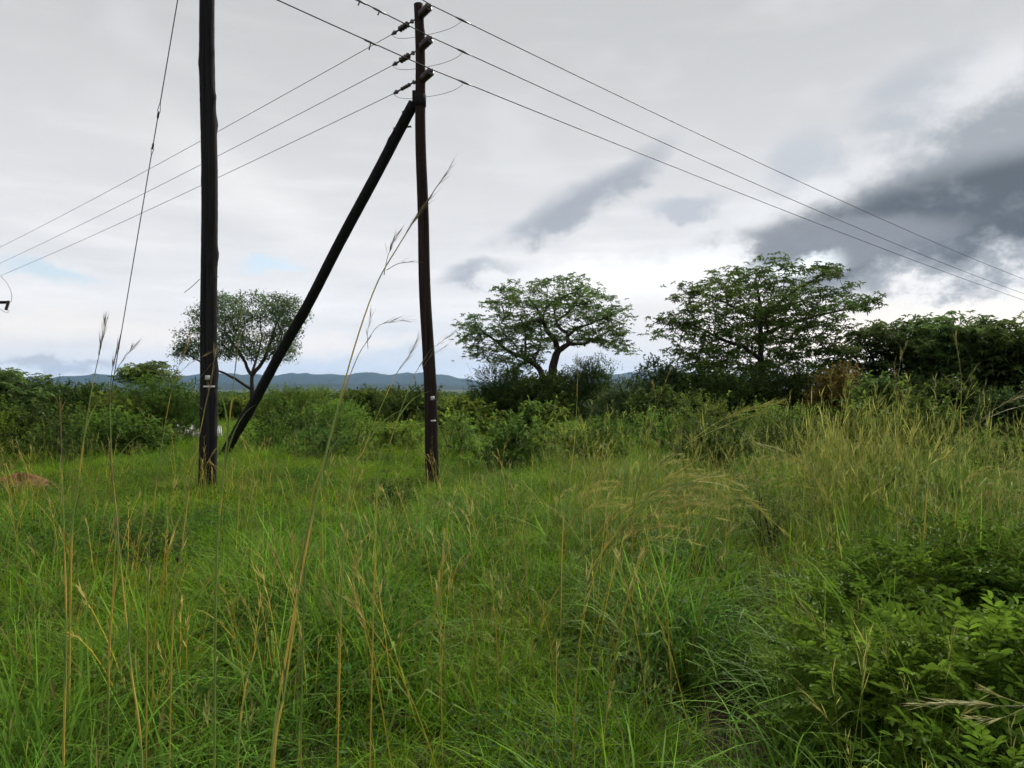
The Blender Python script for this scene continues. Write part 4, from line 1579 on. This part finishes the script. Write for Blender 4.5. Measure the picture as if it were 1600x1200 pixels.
def pinnate(seed, L, pairs, lw):
    rs = np.random.default_rng(seed)
    g = Geo()
    s = np.linspace(0, 1, 7)
    P = np.stack([s * L, 0 * s, 0.22 * L * np.sin(s * 2.2) - 0.10 * L * s], -1)
    V, Fc = tube(P, np.linspace(0.0022, 0.0009, 7), 3, cap=False)
    g.add(V, Fc, (0.09, 0.12, 0.035))
    Q, D = [], []
    for k in range(pairs):
        q = 0.22 + 0.76 * k / pairs
        p = np.array([np.interp(q, s, P[:, i]) for i in range(3)])
        for sd_ in (-1, 1):
            Q.append(p)
            D.append([0.55 + rs.normal(0, 0.12), sd_ * 0.9, 0.12 + rs.normal(0, 0.15)])
    Q.append(P[-1])
    D.append([1, 0, -0.1])
    Q, D = np.array(Q), np.array(D, float)
    n = len(Q)
    D = unit(D)
    Ls = lw * rs.uniform(0.8, 1.15, n) * np.where(np.arange(n) < 2, 0.8, 1)
    # leaflets: six-sided folded blade of two quads
    S = unit(np.cross(D, np.tile([0, 0, 1.0], (n, 1))))
    N = np.cross(S, D)
    wv = Ls * 0.36
    m1, m2 = Q + D * (Ls * .32)[:, None], Q + D * (Ls * .7)[:, None]
    tip = Q + D * Ls[:, None] - N * (Ls * .14)[:, None]
    up = N * (wv * .22)[:, None]
    V = np.stack([Q, m1 + S * (wv * .5)[:, None] + up, m2 + S * (wv * .42)[:, None] + up, tip, m2 - S * (wv * .42)[:, None] + up, m1 - S * (wv * .5)[:, None] + up], 1).reshape(-1, 3)
    b = np.arange(n)[:, None] * 6
    Fc = np.concatenate([b + [[0, 1, 2, 3]], b + [[0, 3, 4, 5]]])
    base_c = np.array([0.072, 0.122, 0.017])
    c = np.repeat(base_c * rs.uniform(0.75, 1.3, (n, 1)), 6, 0)
    g.add(V, Fc[:, ::-1], c)
    return g


leaf_protos = []
for k in range(6):
    g = pinnate(400 + k, [0.24, 0.28, 0.20, 0.30, 0.26, 0.22][k], [5, 6, 4, 6, 5, 5][k], [0.062, 0.058, 0.06, 0.066, 0.054, 0.058][k])
    leaf_protos.append(g)
leaf_me = [g.build('leaf', MAT['shrub_leaf'], color=True, link=False).data for g in leaf_protos]
from mathutils import Matrix, Euler


def feather_shrub(label, centres, n_parts, n_rest, seed, name='feather_leaved_shrub'):
    """shrub built of stems and feathered leaves over several mounded lobes (x, y, height, radius)"""
    rs = np.random.default_rng(seed)
    x0, y0 = centres[0][0], centres[0][1]
    g0 = gz(x0, y0)
    t = empty(name, (x0, y0, g0), label, 'shrub')
    tot = n_parts + n_rest
    wts = np.array([c[3] ** 2 for c in centres])
    ci = rs.choice(len(centres), tot, p=wts / wts.sum())
    pos, mats = [], []
    for k in range(tot):
        cx, cy_, h, r_ = centres[ci[k]]
        D = unit(rs.normal(0, 1, 3) + [0, -0.15, 0.45])
        D[2] = abs(D[2]) * (1 if rs.random() < 0.85 else -0.3)
        q = rs.uniform(0.5, 1.02) ** 0.6
        P = np.array([cx + D[0] * r_ * q, cy_ + D[1] * r_ * q, gz(cx, cy_) + 0.42 * h + D[2] * 0.58 * h * q])
        yaw = math.atan2(D[1], D[0]) + rs.normal(0, 0.8)
        pitch = -0.15 - 0.35 * D[2] + rs.normal(0, 0.35)
        roll = rs.normal(0, 0.4)
        s = rs.uniform(0.5, 1.05)
        Mx = Matrix.Translation(Vector(P) - Vector((x0, y0, g0))) @ Euler((roll, pitch, yaw)).to_matrix().to_4x4() @ Matrix.Diagonal((s, s, s, 1))
        pos.append((np.linalg.norm(P - np.array([0, 0, CAMZ])) - 0.5 * q, Mx))
    pos.sort(key=lambda q: q[0])
    for k, (_, Mx) in enumerate(pos[:n_parts]):
        o = bpy.data.objects.new('leaf', leaf_me[k % 6])
        C.objects.link(o)
        o.parent = t
        o.matrix_local = Mx
    g = Geo()
    VV = [np.concatenate(q.v) for q in leaf_protos]
    FF = [np.concatenate(q.f) for q in leaf_protos]
    CC = [np.concatenate(q.c) for q in leaf_protos]
    for k, (_, Mx) in enumerate(pos[n_parts:]):
        q = k % 6
        A_ = np.array(Mx)
        g.add(VV[q] @ A_[:3, :3].T + A_[:3, 3], FF[q], CC[q] * rs.uniform(0.75, 1.25))
    o = g.build('foliage', MAT['shrub_leaf'], t, color=True)
    o['kind'] = 'stuff'
    for k in range(16):
        cx, cy_, h, r_ = centres[rs.integers(0, len(centres))]
        a = np.array([cx - x0 + rs.normal(0, 0.08), cy_ - y0 + rs.normal(0, 0.08), -0.05])
        b = np.array([cx - x0 + rs.normal(0, r_ * 0.5), cy_ - y0 + rs.normal(0, r_ * 0.5), h * rs.uniform(0.6, 0.95)])
        V, Fc = tube([a, (a + b) / 2 + rs.normal(0, 0.05, 3), b], [0.009, 0.006, 0.003], 5, cap=False)
        link_mesh('stem', V, Fc, MAT['bark'], t, smooth_=True)
    return t


cc = lambda px, d: at(px, 600, d)[0]
feather_shrub('glossy feather-leaved shrub filling the bottom right corner',
              [(cc(1500, 3.3), 3.3, 0.70, 0.40), (cc(1370, 3.5), 3.5, 0.52, 0.30), (cc(1650, 3.2), 3.2, 0.8, 0.4), (cc(1570, 2.7), 2.7, 0.5, 0.32), (cc(1310, 4.0), 4.0, 0.5, 0.26)],
              290, 1050, 61)
feather_shrub('feather-leaved shrub behind the corner one, below the golden stalks',
              [(cc(1430, 4.9), 4.9, 0.78, 0.42), (cc(1570, 5.0), 5.0, 0.84, 0.5), (cc(1335, 4.7), 4.7, 0.66, 0.3), (cc(1670, 4.6), 4.6, 0.9, 0.5), (cc(1500, 5.5), 5.5, 0.8, 0.35)],
              290, 1250, 62)

# ------------------------------------------------------------------ tall single grass stalks near the camera


def smooth_path(pts, n=36):
    P = np.array(pts, float)
    m_ = len(P)
    t = np.linspace(0, m_ - 1, n)
    out = []
    for q in t:
        i = min(int(q), m_ - 2)
        f = q - i
        p0, p1, p2, p3 = P[max(i - 1, 0)], P[i], P[i + 1], P[min(i + 2, m_ - 1)]
        out.append(0.5 * ((2 * p1) + (-p0 + p2) * f + (2 * p0 - 5 * p1 + 4 * p2 - p3) * f ** 2 + (-p0 + 3 * p1 - 3 * p2 + p3) * f ** 3))
    return np.array(out)


def plume(P, n, L, wid, rs, col, spread=0.16):
    """seed head: narrow bristling spikelets along a path"""
    k = len(P)
    s = rs.uniform(0, k - 1.01, n)
    i0 = s.astype(int)
    Q = P[i0] + (P[i0 + 1] - P[i0]) * (s - i0)[:, None]
    T = unit(P[i0 + 1] - P[i0])
    D = unit(T + rs.normal(0, spread, (n, 3)))
    V, F3, c = kites(Q, D, rs.uniform(0.5, 1.3, n) * L, wid, np.array(col) * rs.uniform(0.65, 1.35, (n, 1)), 0.3)
    return V, F3, c


def tall_stalk(label, path, d0, d1, thick, heads, leaves, seed, gold=0.4, head_col=(0.16, 0.125, 0.075)):
    thick = thick * 1.05
    """path in photo pixels from low to high; d0 -> d1 distance along it. The foot is carried down to the ground."""
    rs = np.random.default_rng(seed)
    n = len(path)
    W = [at(p[0], p[1], d0 + (d1 - d0) * k / (n - 1)) for k, p in enumerate(path)]
    foot = W[0].copy()
    dirn = W[0] - W[1]
    zg = gz(foot[0], foot[1])
    if foot[2] > zg + 0.02:
        q = min(0.45, foot[2] - zg)
        foot = foot + np.array([dirn[0], dirn[1], 0]) / (np.linalg.norm(dirn) + 1e-9) * q * 0.3
        foot[2] = gz(foot[0], foot[1]) - 0.02
        W = [foot] + W
    P = smooth_path(W, 44)
    o0 = P[0]
    t = empty('tall_grass_stalk', o0, label, 'grass stalk', 'single tall seeding grass stalks')
    V, Fc = tube(P - o0, np.linspace(thick, thick * 0.3, len(P)), 6, cap=False)
    s = np.linspace(0, 1, len(P))
    seg = (np.sin(s * 19 + rs.uniform(0, 6)) > (1 - 2 * gold)) & (s < 0.8)
    cl = np.where(seg[:, None], np.array([0.50, 0.35, 0.085]), np.array([0.21, 0.27, 0.08]))
    cl = np.where((s > 0.82)[:, None], np.array([0.17, 0.14, 0.08]), cl)
    g = Geo()
    g.add(V, Fc, np.repeat(cl, 6, 0))
    g.build('stem', MAT['stalk'], t, color=True, smooth_=True)
    # sheath leaves
    for (f, L, dx) in leaves:
        i = int(f * (len(P) - 1))
        T = unit(P[min(i + 1, len(P) - 1)] - P[i])
        side = np.array([dx, rs.normal(0, 0.25), 0])
        q = np.linspace(0, 1, 8)[:, None]
        B = P[i] - o0 + T * L * q * 0.75 + side * L * q ** 1.6 * 0.55 - np.array([0, 0, 1]) * L * q ** 2.5 * 0.25
        w = (thick * 0.75 * (1 - q[:, 0] ** 2) + 0.0005)[:, None]
        sd_ = unit(np.cross(T, [0.3, 1, 0.2]))
        V = np.concatenate([B - sd_ * w, B + sd_ * w])
        k = np.arange(7)
        Fq = np.stack([k, k + 8, k + 9, k + 1], -1)
        g = Geo()
        g.add(V, Fq, np.array([0.11, 0.16, 0.045]) * rs.uniform(0.8, 1.2))
        g.build('leaf', MAT['stalk'], t, color=True)
    for hd in heads:
        hp, hn, hl = hd[:3]
        if hp is None:
            f0 = hd[3]
            Q = P[int(f0 * (len(P) - 1)):] - o0
        else:
            hdp = d1
            Q = smooth_path([at(a, b, hdp) for a, b in hp], 12) - o0
        g = Geo()
        if hp is not None:
            V, Fc = tube(Q, np.linspace(thick * 0.4, thick * 0.15, len(Q)), 3, cap=False)
            tri = np.concatenate([Fc[:, [0, 1, 2]], Fc[:, [0, 2, 3]]])
            g.add(V, tri, head_col)
            Q = Q[len(Q) // 3:]
        g.add(*plume(Q, hn, hl, thick * 0.75, rs, head_col))
        g.build('seed_head', MAT['stalk'], t, color=True)
    return t


ST = tall_stalk
ST('tallest grass stalk, its dark seed head crossing the braced pole', [(425, 1180), (452, 1000), (486, 820), (517, 680), (553, 545), (588, 445), (622, 385), (660, 325), (700, 266)],
   2.7, 3.1, 0.0046, [(None, 26, 0.10, 0.80), ([(600, 430), (606, 400), (618, 372)], 14, 0.07), ([(604, 422), (622, 412), (646, 409)], 5, 0.06)],
   [(0.4, 0.35, 0.3), (0.3, 0.35, -0.4)], 1, 0.45, (0.11, 0.09, 0.065))
ST('stalk with a drooping seed head at the hills, left of the braced pole', [(478, 860), (505, 720), (535, 620), (560, 555), (580, 525)],
   3.0, 3.2, 0.0036, [([(572, 535), (590, 510), (612, 503), (640, 500)], 18, 0.07), ([(575, 545), (574, 522), (578, 500)], 8, 0.06)], [(0.5, 0.4, 0.5)], 2, 0.5, (0.13, 0.11, 0.075))
ST('feathery stalk whose seed head points at the sky just left of the braced pole', [(540, 800), (570, 700), (598, 630), (622, 580), (640, 555)],
   3.2, 3.4, 0.0032, [([(620, 582), (636, 562), (652, 530)], 22, 0.07)], [(0.4, 0.4, 0.6)], 3, 0.4, (0.14, 0.12, 0.08))
ST('stalk bending rightward across the braced pole', [(590, 760), (610, 690), (632, 625), (648, 585), (668, 555)], 3.2, 3.4, 0.003,
   [([(655, 572), (672, 548), (695, 530), (722, 512)], 20, 0.07), ([(660, 575), (672, 558), (690, 545)], 8, 0.06)], [(0.5, 0.3, 0.5)], 4, 0.4, (0.15, 0.125, 0.08))
ST('stiff stalk with a dark upright seed head near the left edge', [(112, 860), (122, 760), (135, 660), (147, 590), (156, 550)], 3.4, 3.4, 0.0042,
   [([(147, 590), (156, 550), (164, 508)], 26, 0.09)], [(0.55, 0.4, 0.4)], 5, 0.35, (0.13, 0.11, 0.075))
ST('forked stalk with tufted head beside the stay wire', [(172, 1000), (185, 860), (176, 740), (172, 640), (174, 585)], 3.1, 3.2, 0.0044,
   [([(173, 600), (176, 575), (184, 545)], 20, 0.07), ([(176, 590), (188, 568), (205, 545)], 10, 0.07)], [(0.6, 0.4, 0.6), (0.4, 0.4, -0.5)], 6, 0.5, (0.14, 0.115, 0.08))
ST('straight leafy stalk at the far left, in front of the dark bushes', [(100, 1180), (104, 1000), (101, 850), (97, 740), (95, 640)], 2.8, 2.9, 0.0044,
   [([(96, 690), (94, 660), (93, 632)], 14, 0.05)], [(0.6, 0.3, 0.2), (0.35, 0.3, -0.3)], 7, 0.55, (0.22, 0.15, 0.07))
ST('leaning stalk with golden joints, second tallest at lower left', [(222, 1180), (206, 1050), (196, 950), (186, 850), (178, 765)], 2.6, 2.9, 0.004, [([(180, 780), (176, 750), (172, 715)], 12, 0.05)],
   [(0.5, 0.35, 0.5)], 8, 0.6, (0.2, 0.15, 0.08))
ST('pale stalk with blurred plume in front of the thick black pole', [(270, 980), (285, 850), (300, 740), (318, 650), (333, 585)], 3.0, 3.1, 0.003,
   [([(318, 645), (328, 600), (336, 555)], 14, 0.07), ([(316, 640), (300, 610), (338, 560)], 3, 0.05)], [(0.5, 0.35, -0.4)], 9, 0.4, (0.22, 0.19, 0.11))
ST('thin stalk with a pale plume left of the thick pole', [(232, 900), (240, 800), (252, 700), (266, 620), (276, 580)], 3.0, 3.1, 0.003,
   [([(270, 600), (280, 570), (292, 542)], 20, 0.07), ([(274, 590), (292, 572), (318, 556)], 10, 0.06)], [(0.5, 0.3, 0.5)], 10, 0.3, (0.25, 0.21, 0.13))
ST('light green stalk rising in front of the small-leaved tree', [(338, 900), (346, 780), (356, 680), (365, 600), (372, 540)], 2.9, 3.0, 0.0042,
   [([(365, 600), (370, 550), (376, 490)], 16, 0.09)], [(0.5, 0.5, 0.2), (0.6, 0.4, -0.3)], 11, 0.1, (0.17, 0.2, 0.08))
ST('golden jointed stalk leaning right at lower centre left', [(428, 1195), (445, 1080), (462, 960), (470, 885)], 2.4, 2.6, 0.0046, [([(470, 890), (474, 860), (480, 830)], 6, 0.05)],
   [(0.5, 0.3, -0.5)], 12, 0.75, (0.25, 0.19, 0.09))
ST('short golden stalk left of the golden jointed one', [(372, 1190), (383, 1080), (398, 1020), (410, 985)], 2.5, 2.6, 0.004, [([(404, 1000), (410, 985), (416, 968)], 5, 0.04)], [(0.4, 0.3, 0.6)], 13, 0.75)
ST('upright slender stalk before the spreading tree', [(880, 820), (892, 740), (900, 660), (902, 600), (903, 575)], 5.0, 5.0, 0.004,
   [([(902, 620), (903, 590), (901, 560)], 14, 0.07)], [(0.5, 0.35, 0.3)], 14, 0.4, (0.2, 0.18, 0.08))
ST('stalk with forked yellow head between the spreading and largest trees', [(990, 800), (1005, 720), (1022, 650), (1032, 615)], 5.4, 5.4, 0.004,
   [([(1025, 640), (1034, 610), (1046, 580)], 14, 0.08), ([(1022, 650), (1024, 625), (1020, 600)], 8, 0.06)], [(0.4, 0.35, 0.5)], 15, 0.5, (0.22, 0.19, 0.08))
ST('arching stalk with a long yellow plume reaching right, middle of the field', [(850, 960), (900, 880), (960, 800), (1020, 735), (1085, 685)], 5.2, 5.4, 0.0052,
   [([(1075, 692), (1120, 660), (1165, 640), (1212, 630)], 60, 0.13), ([(1080, 690), (1125, 668), (1180, 648)], 30, 0.12)], [(0.4, 0.5, 0.6)], 16, 0.45, (0.36, 0.33, 0.10))
ST('arching stalk whose plume bends back down to the gully', [(862, 1010), (900, 930), (950, 850), (1005, 790), (1050, 762), (1090, 752)], 5.0, 5.1, 0.0055,
   [([(1085, 752), (1130, 758), (1175, 785), (1225, 832)], 70, 0.12), ([(1080, 752), (1120, 745), (1160, 760)], 30, 0.11)], [(0.4, 0.45, 0.5)], 17, 0.3, (0.36, 0.33, 0.10))
ST('highest arching stalk of the clump, its plume crossing the dark bush', [(960, 840), (1010, 780), (1070, 730), (1130, 700), (1185, 692)], 6.0, 6.1, 0.005,
   [([(1180, 692), (1225, 705), (1262, 735), (1295, 780)], 70, 0.13), ([(1180, 692), (1230, 715), (1280, 750)], 34, 0.12)], [(0.4, 0.5, 0.5)], 18, 0.4, (0.34, 0.31, 0.10))
ST('tall branching yellow stalk in front of the dark right thicket', [(1490, 860), (1496, 760), (1500, 670), (1502, 600), (1499, 560)], 5.4, 5.4, 0.0052,
   [([(1500, 580), (1497, 555), (1493, 530)], 20, 0.09), ([(1502, 610), (1514, 590), (1528, 570)], 9, 0.07), ([(1501, 612), (1488, 600), (1478, 590)], 8, 0.07), ([(1520, 660), (1530, 630), (1540, 600)], 9, 0.07)],
   [(0.5, 0.5, 0.5), (0.6, 0.4, -0.5)], 19, 0.3, (0.2, 0.18, 0.07))
ST('slim straight stalk left of the tall branching one', [(1402, 860), (1403, 760), (1403, 660), (1404, 580)], 5.6, 5.6, 0.0045,
   [([(1404, 585), (1408, 560), (1416, 540)], 16, 0.08), ([(1403, 620), (1398, 590), (1397, 565)], 10, 0.07)], [(0.5, 0.35, 0.4)], 20, 0.35, (0.2, 0.18, 0.07))
ST('leaning stalk with a long plume pointing at the right edge', [(1450, 760), (1480, 710), (1515, 675), (1550, 645)], 5.2, 5.2, 0.0052,
   [([(1535, 655), (1570, 630), (1625, 610)], 46, 0.12), ([(1540, 655), (1575, 640), (1610, 632)], 18, 0.1)], [(0.4, 0.4, -0.5)], 21, 0.5, (0.25, 0.22, 0.09))
ST('near stalk laying its pale seed head across the bottom right corner', [(1760, 1190), (1720, 1130), (1670, 1110), (1620, 1104), (1570, 1103)], 1.9, 1.9, 0.004,
   [([(1625, 1104), (1570, 1103), (1510, 1098), (1445, 1100)], 70, 0.06), ([(1610, 1104), (1570, 1090), (1545, 1080)], 22, 0.05), ([(1600, 1106), (1560, 1122), (1520, 1120)], 22, 0.05)],
   [], 22, 0.6, (0.42, 0.40, 0.20))

# ------------------------------------------------------------------ red earth mound and pale sheets
rs = np.random.default_rng(30)
mx_, my_ = at(28, 600, 13.3)[0], 13.3
mg = gz(mx_, my_)
na_, nr_ = 40, 14
V = []
for i in range(nr_ + 1):
    q = i / nr_
    for j in range(na_):
        a = j / na_ * 6.283
        r_ = 0.62 * q * (1 + 0.16 * math.sin(2 * a + 1) + 0.10 * math.sin(5 * a))
        z_ = 0.27 * (1 - q ** 1.7) * (1 + 0.25 * math.sin(3 * a + 4 * q)) + rs.normal(0, 0.012) - 0.05
        V.append((r_ * math.cos(a) * 1.15, r_ * math.sin(a), z_))
i, j = np.meshgrid(np.arange(nr_), np.arange(na_), indexing='ij')
Fq = np.stack([i * na_ + j, (i + 1) * na_ + j, (i + 1) * na_ + (j + 1) % na_, i * na_ + (j + 1) % na_], -1).reshape(-1, 4)
md = link_mesh('earth_mound', V, Fq, MAT['mound'], smooth_=True)
md.location = (mx_, my_, mg + 0.08)
tag(md, 'low mound of bare red earth in the grass at the left edge', 'earth mound')

hx_, hy_ = at(309, 600, 24.5)[0], 24.5
hg = gz(hx_, hy_)
sh = empty('sheet_heap', (hx_, hy_, hg), 'whitish sheets lying low behind the thick black pole', 'sheet heap')
for k, (dx, dz, w, tilt) in enumerate(((-0.42, 0.50, 0.62, 0.35), (-0.1, 0.42, 0.7, -0.2), (0.5, 0.46, 0.4, 0.5), (-0.2, 0.3, 1.1, 0.1))):
    nx = 28
    s = np.linspace(-0.5, 0.5, nx)
    zc = 0.022 * np.sin(np.arange(nx) * 1.57)
    T0 = np.stack([s * w, np.full(nx, -0.32), zc - 0.16], -1)
    T1 = np.stack([s * w, np.full(nx, 0.32), zc + 0.16], -1)
    V = np.concatenate([T0, T1, T0 - [0, 0, 0.012], T1 - [0, 0, 0.012]])
    q = np.arange(nx - 1)
    Fq = np.concatenate([np.stack([q, q + 1, q + nx + 1, q + nx], -1), np.stack([q + 2 * nx + 1, q + 2 * nx, q + 3 * nx, q + 3 * nx + 1], -1),
                         np.stack([q + 1, q, q + 2 * nx, q + 2 * nx + 1], -1), np.stack([q + nx, q + nx + 1, q + 3 * nx + 1, q + 3 * nx], -1)])
    o = link_mesh('sheet', V, Fq, MAT['sheet'], sh)
    o.location = (dx, 0.1 * k, dz)
    o.rotation_euler = (0, tilt * 0.3, tilt)

# ------------------------------------------------------------------ air
B = 13200.0
V, Fc = box(0, 0, 0, 2 * B, 2 * B, 1.0)
V = np.array(V)
V[:, 2] = np.where(V[:, 2] > 0, 320.0, -28.0)
hz = link_mesh('haze', V, Fc, None)
hz['kind'] = 'stuff'
m, t, out = new_mat('air')
pv = node(t, 'ShaderNodeVolumePrincipled')
pv.inputs['Color'].default_value = (0.34, 0.60, 1.0, 1)
pv.inputs['Density'].default_value = 0.000036
pv.inputs['Anisotropy'].default_value = 0.2
t.links.new(pv.outputs[0], out.inputs['Volume'])
hz.data.materials.append(m)
